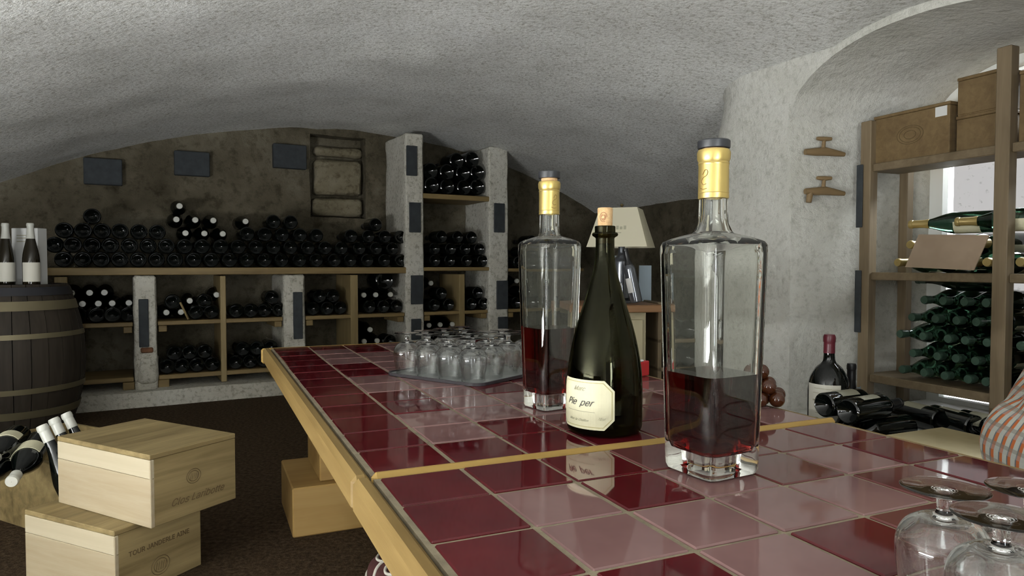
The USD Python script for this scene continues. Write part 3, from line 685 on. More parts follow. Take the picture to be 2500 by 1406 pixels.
# pedestals: a block on the floor and an upright on it
def pedestal(t, u0, v0, lu, lv, hb, post_u, post_v, pl_u, pl_v):
    part(t, 'foot_block', box(v0, v0 + lv, u0, u0 + lu, 0.0, hb, 0.004), 'block_wood', label='pale wooden block under the table leg')
    part(t, 'leg', box(post_v, post_v + pl_v, post_u, post_u + pl_u, hb + 0.0005, TT - 0.043, 0.004), 'block_wood')
q = onz(715, 1315, 0); fb_u, fb_v = float(q @ L3), float(q @ R3)
hb = 0.147
q2 = onz(781, 1177, hb); lg_u, lg_v = float(q2 @ L3), float(q2 @ R3)
pedestal(far_t, fb_u, fb_v, 0.33, 0.62, hb, lg_u, lg_v, 0.27, 0.42)
pedestal(near_t, 0.22, 0.30, 0.33, 0.58, hb, 0.25, 0.38, 0.27, 0.42)

# ================================================================== ON THE TABLE
def at_table(px, py): return onz(px, py, TT)
def decanter(name, label, pos, rot, d0, d1, hs, liq, cap_gap, ang_marks):
    """square bottle tapering downwards: clear glass, liqueur, gold foil, cap"""
    t = thing(name, label, 'bottle', tf((pos[0], pos[1], TT + 0.001), rot))
    n, seg = 9.0, 72
    # half side from the diagonal of the rounded square
    k = 2 * (2 ** (-1.0 / n)) / math.sqrt(2) * math.sqrt(2)
    h0, h1 = d0 / 2 * (2 ** (1.0 / n)) / math.sqrt(2) , d1 / 2 * (2 ** (1.0 / n)) / math.sqrt(2)
    zs, zn, zf0, zf1, zc = hs
    rn = 0.0188
    def body_r(z): return h0 + (h1 - h0) * z / zs
    O = [sq_ring(h0 * 0.55, n, seg, 0.004), sq_ring(h0 * 0.80, n, seg, 0.0), sq_ring(h0 * 0.955, n, seg, 0.0008), sq_ring(h0, n, seg, 0.006)]
    O += [sq_ring(body_r(z), n, seg, z) for z in np.linspace(0.02, zs - 0.012, 8)]
    for f, zz, nn in ((0.995, zs - 0.005, 8.5), (0.955, zs, 7.5), (0.82, zs + 0.004, 6), (0.62, zs + 0.008, 4.5), (0.45, zs + 0.011, 3.2)): O.append(sq_ring(body_r(zs) * f, nn, seg, zz))
    O += [sq_ring(rn * 1.25, 2.2, seg, zn - 0.004), sq_ring(rn * 1.04, 2.0, seg, zn + 0.006), sq_ring(rn, 2, seg, zn + 0.02), sq_ring(rn * 0.98, 2, seg, zf0), sq_ring(rn * 0.96, 2, seg, zf1 - 0.002)]
    wall, floor_t = 0.0062, 0.027
    I = [sq_ring(rn * 0.62, 2, seg, zf1 - 0.002), sq_ring(rn * 0.62, 2, seg, zf0), sq_ring(rn * 0.64, 2, seg, zn + 0.015), sq_ring(rn * 0.8, 2.2, seg, zn - 0.004)]
    for f, zz, nn in ((0.42, zs + 0.003, 3), (0.62, zs - 0.0005, 4), (0.84, zs - 0.005, 6)): I.append(sq_ring(body_r(zs) * f, nn, seg, zz))
    I += [sq_ring(body_r(z) - wall, 7.5, seg, z) for z in np.linspace(zs - 0.016, floor_t + 0.012, 8)]
    I += [sq_ring((body_r(floor_t) - wall) * 0.93, 6, seg, floor_t + 0.003), sq_ring((body_r(floor_t) - wall) * 0.6, 4, seg, floor_t)]
    part(t, 'glass', loft(O + I), 'thick_glass', smooth=38, label='thick clear glass of the square bottle')
    lq = [sq_ring((body_r(floor_t) - wall) * 0.6, 4, seg, floor_t - 0.0005), sq_ring((body_r(floor_t) - wall) * 0.93 + 0.0005, 6, seg, floor_t + 0.0026)]
    lq += [sq_ring(body_r(z) - wall + 0.0005, 7.5, seg, z) for z in np.linspace(floor_t + 0.012, liq, 6)]
    part(t, 'liqueur', loft(lq), 'liqueur', smooth=38, label='dark red brown liqueur in the lower part of the bottle')
    f = [(rn + 0.0004, zf0), (rn + 0.0009, zf0 + 0.001), (rn + 0.0007, zf0 + 0.006), (rn + 0.0012, zf0 + 0.007), (rn + 0.0007, zf0 + 0.008), (rn + 0.0005, zf1 - 0.020), (rn + 0.0013, zf1 - 0.018), (rn + 0.0005, zf1 - 0.016),
         (rn + 0.0022, zf1 - 0.012), (rn + 0.0026, zf1 - 0.004), (rn + 0.0012, zf1), (rn * 0.5, zf1 + 0.0005), (rn * 0.5, zf1 - 0.003), (rn - 0.0006, zf1 - 0.004), (rn - 0.0006, zf0)]
    fp = part(t, 'gold_foil', lathe(f, 40, closed=True), 'gold_foil', smooth=40, label='gold foil collar round the neck')
    part(t, 'stopper_cork', lathe([(0.0005, zf1 - 0.02), (rn * 0.55, zf1 - 0.02), (rn * 0.82, zf1 + 0.0008), (rn * 0.82, zf1 + cap_gap), (0.0005, zf1 + cap_gap)], 28), 'cork')
    zc0 = zf1 + cap_gap
    capm = lathe([(0.0005, zc0 + 0.0003), (rn + 0.0012, zc0 + 0.0003), (rn + 0.002, zc0 + 0.0013), (rn + 0.002, zc - 0.0014), (rn + 0.0008, zc), (0.0005, zc)], 40)
    part(t, 'stopper_cap', capm, 'black_plastic', smooth=40, label='black stopper cap')
    # a flourish written on the foil
    sc = []
    for pts in (([0.0, 0.030], [0.004, 0.036], [0.007, 0.034], [0.006, 0.029], [0.001, 0.026], [-0.002, 0.021], [0.001, 0.017], [0.005, 0.018]), ([-0.004, 0.013], [0.001, 0.011], [0.006, 0.012])):
        c = smooth_prof(pts, 5); sc.append(np.stack([(rn + 0.0010) * np.cos(ang_marks - rot + c[:, 0] / rn), (rn + 0.0010) * np.sin(ang_marks - rot + c[:, 0] / rn), zf0 + c[:, 1]], -1))
    part(t, 'foil_writing', strokes(sc, 0.00045), 'foil_line')
    return t
q0, q1 = at_table(1630, 1132), at_table(1848, 1165)
decanter('square_bottle', 'nearest and largest tall square clear bottle with gold foil, nearly half full of dark liqueur', (q0 + q1) / 2, math.radians(-61), 0.1176, 0.1366, (0.301, 0.318, 0.357, 0.420, 0.4325), 0.130, 0.0015, math.radians(-150))
q0, q1 = at_table(1279, 986), at_table(1404, 1000)
decanter('square_bottle', 'farther square clear bottle with gold foil, between tray of glasses and dark bottle', (q0 + q1) / 2, math.radians(-57), 0.100, 0.122, (0.314, 0.325, 0.366, 0.428, 0.4475), 0.152, 0.006, math.radians(-70))

# dark marc bottle with cream label and cork
gp = at_table(1475, 1072); gp = gp + np.array([gp[0], gp[1], 0]) / np.linalg.norm(gp[:2]) * 0.0617
t = thing('marc_bottle', 'rounded dark olive bottle with an octagonal cream label and a cork standing in its neck', 'bottle', tf((gp[0], gp[1], TT + 0.001)))
prof = smooth_prof([(0.0590, 0.003), (0.0612, 0.010), (0.0617, 0.03), (0.0617, 0.068), (0.0600, 0.101), (0.0545, 0.135), (0.0466, 0.169), (0.0365, 0.202), (0.0263, 0.236), (0.0189, 0.263), (0.0158, 0.285), (0.0152, 0.303), (0.0152, 0.314)], 4)
full = np.vstack([[(0.0005, 0.03), (0.03, 0.026), (0.045, 0.006), (0.053, 0.0)], prof, [(0.0165, 0.3155), (0.0205, 0.318), (0.0212, 0.3205), (0.0200, 0.323), (0.0168, 0.324), (0.0168, 0.333), (0.0158, 0.334), (0.0120, 0.334), (0.0118, 0.33)],
    [(0.0116, 0.30), (0.0118, 0.285), (0.0150, 0.262), (0.0225, 0.236), (0.0325, 0.202), (0.0428, 0.169), (0.0508, 0.135), (0.0562, 0.101), (0.0578, 0.06), (0.0570, 0.014), (0.04, 0.012), (0.028, 0.032), (0.0005, 0.036)]])
part(t, 'glass', lathe(full, 56), 'marc_glass', smooth=40)
part(t, 'cork', lathe([(0.0005, 0.306), (0.0112, 0.306), (0.0119, 0.335), (0.0125, 0.362), (0.0116, 0.3635), (0.0005, 0.3635)], 28), 'cork', label='pale printed cork')
view = math.atan2(-gp[1], -gp[0])
cm = []
for rr, ph in ((0.006, 0), (0.004, 2.0), (0.0025, 4.0)):
    th = np.linspace(0, 5.2, 24) + ph
    cm.append(np.stack([rr * np.cos(th), 0.348 + rr * 1.25 * np.sin(th), np.full(24, 0.0)], -1))
part(t, 'cork_print', cat(*[to_cyl(tube(c, 0.00045, 5), 0.0124, view - 0.25) for c in cm]), 'cork_print')
hw, la = 0.92, view - 0.66
r_l = 0.0617
arc = hw * r_l
octo = sg.Polygon([(-arc + 0.016, 0.012), (arc - 0.016, 0.012), (arc, 0.028), (arc, 0.074), (arc - 0.016, 0.090), (-arc + 0.016, 0.090), (-arc, 0.074), (-arc, 0.028)])
def fine_extr(poly, z0, z1, step=0.004):
    x0, y0, x1, y1 = poly.bounds; out = []
    for i in range(int(math.ceil((x1 - x0) / step))):
        c = poly.intersection(sg.box(x0 + i * step, y0, x0 + (i + 1) * step, y1))
        for g in getattr(c, 'geoms', [c]):
            if g.area > 1e-9 and g.geom_type == 'Polygon': out.append(extr(g, z0, z1))
    return cat(*out)
rb = lambda z: np.interp(z, prof[:, 1], prof[:, 0])
def on_label(m, a):   # follows the slight shoulder of the bottle
    v = m.vertices.copy(); rr = rb(v[:, 1]) + v[:, 2]; an = a + v[:, 0] / r_l
    m = m.copy(); m.vertices = np.stack([rr * np.cos(an), rr * np.sin(an), v[:, 1]], -1); return m
lp = part(t, 'label', on_label(fine_extr(octo, 0.0002, 0.0008), la), 'label_cream', label='cream octagonal paper label with cursive writing')
part(t, 'label_border', on_label(fine_extr(octo.buffer(-0.0035).difference(octo.buffer(-0.0047)), 0.0007, 0.00095), la), 'label_gold')
def label_text(txt, h, x, y, m): part(t, 'label_writing', on_label(moved(sheared(txt, h, 0.55, 0.0003), np.array([[1, 0, 0, x], [0, 1, 0, y], [0, 0, 1, 0.0008], [0, 0, 0, 1.0]])), la), m)
label_text('Marc', 0.0068, -0.014, 0.0725, 'ink_pale')
label_text('Pie  per', 0.0105, -0.030, 0.0490, 'ink')
label_text('Mise  la  Chailles', 0.0036, -0.024, 0.0245, 'ink_pale')
label_text('70 cl', 0.0036, 0.030, 0.0285, 'ink_pale')
part(t, 'label_rule', on_label(fine_extr(sg.box(-0.030, 0.0395, 0.026, 0.0401), 0.0007, 0.00095), la), 'ink_pale')

# upside-down tasting glasses
GH, GRAD = 0.0985, 0.0335
def glass_mesh():
    o = smooth_prof([(0.0265, 0.0), (0.0290, 0.014), (0.0318, 0.030), (0.0334, 0.046), (0.0325, 0.058), (0.0270, 0.069), (0.0170, 0.0755), (0.0085, 0.0775), (0.0056, 0.0795), (0.0052, 0.086), (0.0060, 0.0925), (0.0105, 0.0958), (0.0210, 0.0969), (0.0303, 0.0975)], 4)
    i = smooth_prof([(0.0005, 0.0735), (0.0100, 0.0730), (0.0180, 0.0710), (0.0255, 0.0655), (0.0308, 0.057), (0.0319, 0.046), (0.0304, 0.030), (0.0277, 0.014), (0.0253, 0.0)], 4)
    return lathe(np.vstack([i, o, [(0.0310, 0.0979), (0.0305, 0.0984), (0.0210, 0.0983), (0.0105, 0.0981), (0.0005, 0.0980)]]), 40)
GM = glass_mesh()
def build_glass(m, label, cat_, group):
    t = thing('tasting_glass', label, cat_, m, group)
    part(t, 'glass', GM, 'clear_glass', smooth=50); return t
KG = Kind(build_glass)
tl, tfr = at_table(940, 915), at_table(1165, 945)
ex = (tfr - tl); elen = np.linalg.norm(ex); ex /= elen; ey = np.array([-ex[1], ex[0], 0])
tw, td = 0.296, 0.275
ta = math.atan2(ex[1], ex[0])
tray = thing('serving_tray', 'flat grey metal tray holding the many upturned small glasses', 'tray', tf(tl + np.array([0, 0, 0.0008]), ta))
rp = sg.box(0, 0, tw, td).buffer(-0.03).buffer(0.03)
part(tray, 'tray_plate', extr(rp, 0.002, 0.004), 'tray_metal')
part(tray, 'rim', cat(extr(rp.buffer(0.004).difference(rp.buffer(-0.0005)), 0.0, 0.0065), extr(rp.buffer(-0.02), 0.0, 0.0019)), 'tray_edge', label='dark raised rim of the tray')
for i in range(4):
    for j in range(4):
        if (i, j) in ((1, 3),): continue
        x = 0.040 + 0.0705 * i + rng.uniform(-0.0015, 0.0015); y = 0.036 + 0.0685 * j + rng.uniform(-0.0015, 0.0015)
        p = tl + ex * x + ey * y
        KG.put(tf((p[0], p[1], TT + 0.0052), rng.uniform(0, 6)), f'small clear glass upside down on the tray, {ORD[j]} row from the front, {ORD[i]} from left', 'glass', 'upturned glasses on the tray')
FZ = TT + GH
for (px, py), lab in (((2306, 1193), 'clear stemmed glass upside down at the near right table end, farthest left of them'), ((2446, 1262), 'clear stemmed glass upside down at the near right table end, closest to the camera'), ((2520, 1196), 'clear stemmed glass upside down at the near right table end, cut by the picture edge'), ((2640, 1262), None)):
    if not lab: continue
    p = onz(px, py, FZ)
    KG.put(tf((p[0], p[1], TT + 0.0012)), lab, 'glass')

# amber grape ornament, red carton with white top
p = at_table(1905, 985) - R3 * 0.045
t = thing('grape_ornament', 'shiny amber brown cluster of glass grapes on the right edge of the table', 'ornament', tf((p[0], p[1], TT)))
gz = 0.0012
gpts = [(0, 0, 0.0125), (0.024, 0.006, 0.0125), (-0.022, 0.010, 0.0125), (0.008, 0.026, 0.0125), (-0.012, -0.020, 0.0125), (0.016, -0.018, 0.0125), (0.034, 0.026, 0.0125), (0.010, 0.004, 0.034), (-0.012, 0.004, 0.034), (0.004, -0.014, 0.032), (-0.004, 0.016, 0.036), (-0.002, 0.002, 0.054), (-0.020, -0.004, 0.036), (-0.016, 0.008, 0.052)]
for gx in gpts:
    s = trimesh.creation.icosphere(2, 0.0148); s.apply_translation(np.array(gx) * 1.2 + [0, 0, 0.0006]); part(t, 'grape', s, 'amber_glass', smooth=80)
p = at_table(1605, 916) - R3 * 0.06 + L3 * 0.01
t = thing('red_packet', 'small red carton with white ends lying on the far right of the table', 'packet', tf((p[0], p[1], TT + 0.0006), A + 0.4))
part(t, 'carton', box(-0.035, 0.035, -0.02, 0.02, 0, 0.036, 0.002), 'red_carton')
part(t, 'white_band', box(-0.037, -0.015, -0.0208, 0.0208, 0.0002, 0.0145, 0.002), 'card_white')
part(t, 'white_lid', box(-0.036, 0.01, -0.0208, 0.0208, 0.0362, 0.041, 0.002), 'card_white')
p2 = p + L3 * 0.09 - R3 * 0.02
t = thing('white_cup', 'small rounded white cup behind the red carton on the table', 'cup', tf((p2[0], p2[1], TT + 0.0006)))
part(t, 'cup_body', lathe(np.vstack([[(0.0005, 0.0)], smooth_prof([(0.014, 0.0), (0.020, 0.012), (0.026, 0.035), (0.027, 0.055)], 4), [(0.025, 0.055), (0.018, 0.012), (0.0005, 0.006)]]), 28), 'card_white')

# ================================================================== LAMP CORNER (alcove beyond the pier)
lz = 3.25
lp0 = CAM + ray(1520, 745) / ray(1520, 745)[1] * lz
CZ = float(lp0[2]); cz_c = lp0.copy(); cz_c[2] = 0
t = thing('side_cabinet', 'low cream cabinet with a brown wooden top under the lamp', 'cabinet', tf(cz_c, math.radians(8)))
part(t, 'cabinet_body', box(-0.16, 0.125, 0.03, 0.42, 0.0, CZ - 0.035, 0.004), 'cream_paint')
part(t, 'top_board', box(-0.22, 0.20, -0.02, 0.46, CZ - 0.034, CZ, 0.004), 'bench_wood')
part(t, 'door', box(-0.14, 0.105, 0.012, 0.029, 0.05, CZ - 0.07, 0.003), 'cream_paint')
part(t, 'knob', trimesh.creation.icosphere(2, 0.010).apply_translation([0.08, 0.002, 0.3]), 'brass', smooth=60)
CT = tf((cz_c[0], cz_c[1], CZ + 0.0006), math.radians(8))
def on_cab(x, y): return CT @ np.array([x, y, 0, 1.0])
ly = 0.20
def lamp_px(px, py): # point in the lamp plane
    n = CT[:3, 1]; return onplane(px, py, (CT @ np.array([0, ly, 0, 1]))[:3], n)
c0 = lamp_px(1520, 608); c1 = lamp_px(1520, 503)
loc = np.linalg.inv(CT)
lb = (loc @ np.append(lamp_px(1518, 604), 1))[:3]; ltp = (loc @ np.append(lamp_px(1522, 510), 1))[:3]
def wpx(px): return (loc @ np.append(lamp_px(px, 600), 1))[0]
xb0, xb1 = wpx(1428), wpx(1606); xt0, xt1 = wpx(1470), wpx(1580)
xc = (xb0 + xb1) / 2
t = thing('table_lamp', 'unlit table lamp with a cream four-sided paper shade on the cabinet', 'lamp', CT @ tf((xc, ly, 0)))
hb2, ht2 = (xb1 - xb0) / 2 * 0.78, (xt1 - xt0) / 2 * 0.78
def quad_ring(h, z): return np.array([(-h, -h, z), (h, -h, z), (h, h, z), (-h, h, z)])
rot20 = tf((0, 0, 0), math.radians(-27))
shade = loft([quad_ring(hb2, lb[2]), quad_ring(ht2, ltp[2]), quad_ring(ht2 - 0.004, ltp[2]), quad_ring(hb2 - 0.004, lb[2]), quad_ring(hb2, lb[2])], False, False)
part(t, 'shade', moved(shade, rot20), 'shade_paper', smooth=False, label='cream paper shade with four sloping sides')
def on_shade(x, z0, z1, hwid):
    out = []
    for zz in (z0, z1): out.append(zz)
    f = lambda z: hb2 + (ht2 - hb2) * (z - lb[2]) / (ltp[2] - lb[2])
    V = [(x - hwid, -f(z0) - 0.0012, z0), (x + hwid, -f(z0) - 0.0012, z0), (x + hwid, -f(z1) - 0.0012, z1), (x - hwid, -f(z1) - 0.0012, z1)]
    V += [(a, b + 0.001, c) for a, b, c in V]
    return trimesh.convex.convex_hull(np.array(V))
mid = (lb[2] + ltp[2]) / 2
part(t, 'shade_print', moved(cat(*[on_shade(0.0 + 0.018 * k, mid - 0.012, mid + 0.006 - 0.004 * (k % 2), 0.006) for k in range(-2, 3)], on_shade(0, mid - 0.03, mid - 0.026, 0.02)), rot20), 'ink_pale')
part(t, 'lamp_base', lathe([(0.0005, 0.0), (0.07, 0.0), (0.07, 0.012), (0.03, 0.02), (0.0005, 0.02)], 28), 'silver_glass')
part(t, 'lamp_body', bottle_mesh(0.045, lb[2] + 0.02, bordeaux).apply_translation([0, 0, 0.0205]), 'silver_glass', smooth=40)
part(t, 'finial', lathe([(0.0005, ltp[2] - 0.02), (0.004, ltp[2] - 0.02), (0.004, ltp[2] + 0.012), (0.010, ltp[2] + 0.016), (0.006, ltp[2] + 0.024), (0.0005, ltp[2] + 0.026)], 16), 'brass')
part(t, 'lamp_rod', cat(tube([(0, 0, lb[2] * 0.9), (0, 0, ltp[2] - 0.015)], 0.004, 8), moved(tube([(-ht2 + 0.003, 0, ltp[2] - 0.012), (ht2 - 0.003, 0, ltp[2] - 0.012)], 0.002, 6), rot20), moved(tube([(0, -ht2 + 0.003, ltp[2] - 0.012), (0, ht2 - 0.003, ltp[2] - 0.012)], 0.002, 6), rot20)), 'brass')
def cab_item(px, y): return (loc @ np.append(onplane(px, 700, (CT @ np.array([0, y, 0, 1]))[:3], CT[:3, 1]), 1))[0]
x = cab_item(1508, 0.33)
t = thing('blue_card', 'pale blue card standing behind the dark bottle neck below the lamp shade', 'card', CT @ tf((x, 0.33, 0)))
part(t, 'sheet', box(-0.045, 0.045, 0, 0.004, 0, 0.235, 0.001), 'card_blue')
x = cab_item(1575, 0.32)
t = thing('blue_card', 'smaller pale blue card at the right end of the cabinet below the lamp shade', 'card', CT @ tf((x, 0.32, 0), -0.2))
part(t, 'sheet', box(-0.032, 0.032, 0, 0.004, 0, 0.185, 0.001), 'card_blue')
x = cab_item(1500, 0.05)
t = thing('photo_frame', 'small white picture frame leaning on the cabinet', 'frame', CT @ tf((x, 0.06, 0)) @ trimesh.transformations.rotation_matrix(-0.12, [1, 0, 0]))
part(t, 'frame', extr(sg.box(-0.042, 0, 0.042, 0.10).difference(sg.box(-0.024, 0.02, 0.024, 0.082)), 0, 0.010).apply_transform(np.array([[1, 0, 0, 0], [0, 0, 1, 0], [0, 1, 0, 0], [0, 0, 0, 1.0]])), 'card_white')
part(t, 'picture', box(-0.025, 0.025, 0.004, 0.008, 0.019, 0.083), 'print_dark')
x = cab_item(1556, 0.02)
t = thing('leaning_bottle', 'slim silvery dark bottle leaning at the front of the cabinet', 'bottle', CT @ axis_tf((x, 0.03, 0.010), (-0.20, 0.08, 1.0)))
part(t, 'glass', bottle_mesh(0.028, 0.26, bordeaux), 'silver_glass', smooth=40)
part(t, 'capsule', neck_cap(0.028, 0.26, bordeaux, 0.3), 'capsule_black', smooth=40)
part(t, 'label', wrap_label(0.028, 0.05, 0.12, 1.2, a0=-1.6), 'card_white')
# low bottle rack right of the cabinet
q = CT @ np.array([0.31, 0.10, 0, 1]); RT2 = tf((q[0], q[1], 0), math.radians(8))
t = thing('low_rack', 'low dark wooden rack with bottles right of the cabinet', 'rack', RT2)
for z in (0.30, 0.44): part(t, 'shelf', box(-0.10, 0.24, 0, 0.3, z - 0.02, z, 0.003), 'rack_wood')
for x in (-0.10, 0.22): part(t, 'side_panel', box(x, x + 0.02, 0.0, 0.3, 0.0, 0.62, 0.003), 'rack_post')
for k in range(3):
    for z in (0.30, 0.44):
        p = RT2 @ np.array([-0.03 + 0.092 * k, 0.02, z + BR + 0.001, 1])
        K_base.put(axis_tf(p[:3], RT2[:3, 1], k), f'dark bottle in the low rack right of the cabinet, {"lower" if z < 0.4 else "upper"} row, {ORD[k]} from left', WINE, 'bottles in the low rack')

# ================================================================== RIGHT: SHELF IN THE WINDOW RECESS
SV = 2.46                     # front plane of the shelf
RTF = room_tf()
def sv(px, py, v=SV):
    q = onplane(px, py, R3 * v, R3); return float(q @ L3), float(q[2])
u_p1 = sv(2109, 600)[0]; u_p2 = sv(2440, 600)[0]; u_p3 = u_p2 - (u_p1 - u_p2)
sh = thing('window_shelf', 'wooden shelf unit with posts and boards standing in front of the window', 'shelf', RTF)
ZT, ZM, ZB = 1.205, 0.767, 0.352
pz1 = sv(2109, 297)[1]
for u in (u_p1, u_p2, u_p3):
    part(sh, 'post', box(SV, SV + 0.045, u - 0.024, u + 0.024, 0.2262, pz1 + (0.0 if u == u_p1 else 0.15), 0.003), 'rack_post')
    part(sh, 'rear_post', box(SV + 0.225, SV + 0.265, u - 0.02, u + 0.02, 0.2262, pz1 - 0.05, 0.003), 'rack_post')
for z in (ZT, ZM, ZB):
    part(sh, 'shelf', box(SV + 0.046, SV + 0.224, u_p3 - 0.02, u_p1 + 0.022, z - 0.022, z, 0.003), 'rack_wood')
    part(sh, 'rail', box(SV + 0.012, SV + 0.0455, u_p3 + 0.025, u_p2 - 0.025, z - 0.028, z + 0.004, 0.003), 'rack_wood')
    part(sh, 'rail', box(SV + 0.012, SV + 0.0455, u_p2 + 0.025, u_p1 - 0.025, z - 0.028, z + 0.004, 0.003), 'rack_wood')
for (y0, y1) in ((402, 555), (660, 812)):
    a, b = sv(2105, y1)[1], sv(2105, y0)[1]
    part(sh, 'slate_plate', box(SV - 0.007, SV - 0.001, u_p1 + 0.006, u_p1 + 0.036, a, b, 0.002), 'slate', label='narrow dark slate on the left post')
def crate_on(name, label, u0, u1, v0, v1, z, h, m='crate_brown', tape=False):
    t = thing(name, label, 'crate', RTF @ tf(((v0 + v1) / 2, (u0 + u1) / 2, z + 0.0006)))
    dv, du = (v1 - v0) / 2, (u1 - u0) / 2
    part(t, 'front_panel', box(-dv, -dv + 0.012, -du, du, 0.004, h - 0.012, 0.002), m)
    part(t, 'rear_panel', box(dv - 0.012, dv, -du, du, 0.004, h - 0.012, 0.002), m)
    part(t, 'end_panel', box(-dv + 0.0125, dv - 0.0125, -du + 0.002, -du + 0.014, 0.004, h - 0.012, 0.002), m)
    part(t, 'end_panel', box(-dv + 0.0125, dv - 0.0125, du - 0.014, du - 0.002, 0.004, h - 0.012, 0.002), m)
    part(t, 'bottom', box(-dv + 0.002, dv - 0.002, -du + 0.002, du - 0.002, 0, 0.0038), m)
    part(t, 'lid', box(-dv - 0.002, dv + 0.002, -du - 0.002, du + 0.002, h - 0.0115, h, 0.002), m)
    th_ = np.linspace(0, 2 * math.pi, 30)
    if tape: part(t, 'emblem', cat(*[tube(np.stack([np.full(30, -dv - 0.0002), 0.055 * f * np.cos(th_), h * 0.5 + 0.035 * f * np.sin(th_)], -1), 0.0012, 5) for f in (1.0, 0.8, 0.45)]), 'ink_brown', label='faint round branded emblem')
    if tape: part(t, 'sticker', box(-dv - 0.0012, -dv - 0.0002, -du + 0.01, -du + 0.055, h - 0.05, h - 0.014), 'card_white')
    return t
FV = SV + 0.03
uA0, uA1 = sv(2318, 330, FV)[0], sv(2134, 330, FV)[0]
hA = sv(2220, 268, FV)[1] - ZT
crate_on('wine_crate', 'brown wooden wine case at the left end of the top shelf by the window', uA0, uA1, FV, FV + 0.22, ZT, hA, tape=True)
uB0, uB1 = sv(2408, 320, FV)[0], sv(2326, 320, FV)[0]
hB = sv(2370, 276, FV)[1] - ZT - 0.0
crate_on('wine_crate', 'smaller brown wooden case lower of the two stacked beside the second post', u_p2 + 0.03, uB1, FV + 0.02, FV + 0.22, ZT, hB)
crate_on('wine_crate', 'brown wooden case topmost on the shelf, stacked on a smaller case', u_p2 + 0.03 - 0.0, uB1 - 0.002, FV + 0.02, FV + 0.23, ZT + hB, 0.138)
crate_on('wine_crate', 'brown wooden case on the top shelf at the right picture edge', u_p2 - 0.33, u_p2 - 0.035, FV, FV + 0.22, ZT, 0.24)
def neck_row(kind, px, row, z0, look, where, group, v=SV + 0.01, rise=0.068, r=0.040):
    z = z0 + r + rise * row + 0.002
    p = onplane(px, 647 - (z - HC) * 600, R3 * (v - 0.03), R3); u = float(p @ L3)
    return (kind, px, row, axis_tf(W(u, v + 0.290, z), -R3 + L3 * rng.uniform(-0.04, 0.04), rng.uniform(-0.6, 0.6) - 1.57), look, where, group)
settle([neck_row(K_gold, px, row, ZM + 0.001, 'gold-capped bottle', 'on middle window shelf', 'gold-capped bottles on the middle shelf') for px, row in
    ((2180, 0), (2232, 0), (2286, 0), (2340, 0), (2391, 0), (2206, 1), (2259, 1), (2313, 1), (2366, 1), (2480, 0), (2545, 0), (2512, 1))])
for px, w in ((2338, 'left'), (2470, 'right')):
    u, _ = sv(px, 500)
    K_gold.put(axis_tf(W(u - 0.06, SV + 0.13, ZM + 0.190), L3 * 0.97 - R3 * 0.30, 0.5 - 1.57), f'gold-capped bottle lying lengthwise on top of the middle shelf pile, {w} one', WINE)
rows = {0: [2190, 2242, 2294, 2346, 2394, 2480, 2545], 1: [2216, 2268, 2320, 2371, 2512], 2: [2190, 2242, 2294, 2346, 2394, 2480, 2545], 3: [2216, 2268, 2320, 2371, 2512], 4: [2242, 2294, 2346, 2394]}
settle([neck_row(K_green, px, row, ZB + 0.001, 'green bottle', 'in bottom window pile', 'green bottles in the bottom pile', rise=0.0685) for row, xs in rows.items() for px in xs])
u, _ = sv(2330, 720)
K_green.put(axis_tf(W(u - 0.10, SV + 0.12, ZB + 0.392), L3 * 0.96 - R3 * 0.25, 2.2), 'green bottle lying lengthwise on top of the bottom pile by the window', WINE)

# cardboard leaning on the middle shelf
c4 = [sv(2212, 652, SV - 0.004), sv(2380, 660, SV - 0.004), sv(2412, 574, SV - 0.004), sv(2240, 572, SV - 0.004)]
t = thing('cardboard_sheet', 'flat brown cardboard sheet leaning before the gold-capped bottles', 'cardboard', RTF)
pts = []
for (u, z), v in zip(c4, (SV - 0.006, SV - 0.006, SV + 0.006, SV + 0.006)):
    for dv in (0, -0.004): pts.append((v + dv, u, max(z, ZM + 0.006)))
part(t, 'sheet', trimesh.convex.convex_hull(np.array(pts)), 'cardboard')

# barrel taps hung on the splay of the recess
JN = None
def jamb_pt(px, py):
    # splay runs from (v=PIER_V,u=fu1) to (v=WIN_V,u=bu1)
    a, b = W(fu1, PIER_V), W(bu1, WIN_V); d = b - a; n = np.array([-d[1], d[0], 0]); n /= np.linalg.norm(n)
    if n @ (CAM - a) < 0: n = -n
    return onplane(px, py, a, n), d / np.linalg.norm(d), n
for py, lab in ((375, 'upper brown wooden barrel tap hanging on the pale wall beside the shelf'), (470, 'lower brown wooden barrel tap hanging on the pale wall beside the shelf')):
    p, d, n = jamb_pt(2003, py)
    m = np.eye(4); m[:3, 0] = d; m[:3, 1] = -n; m[:3, 2] = [0, 0, 1]; m[:3, 3] = p + n * 0.030
    t = thing('barrel_tap', lab, 'tap', m)
    q1, _, _ = jamb_pt(2050, py); ln = float((q1 - p) @ d)
    part(t, 'tap_body', tube([(-ln, 0, 0.0), (-ln * 0.5, 0, 0.001), (0, 0, 0.004), (ln * 0.5, 0, -0.001), (ln, 0, -0.006)], [0.012, 0.016, 0.018, 0.014, 0.009], 14), 'tap_wood')
    part(t, 'stem', tube([(-0.008, 0, 0.012), (-0.004, 0, 0.05)], [0.009, 0.007], 10), 'tap_wood')
    part(t, 'key', tube([(-0.036, 0, 0.056), (-0.004, 0, 0.054), (0.028, 0, 0.056)], [0.007, 0.010, 0.007], 10), 'tap_wood')
    if py > 400: part(t, 'spout', tube([(-ln * 0.75, 0, -0.004), (-ln * 0.82, 0, -0.045)], [0.013, 0.011], 12), 'tap_wood')
    part(t, 'nail', tube([(0.0, 0.006, 0.01), (0, 0.040, 0.01)], 0.004, 6), 'black_hoop')

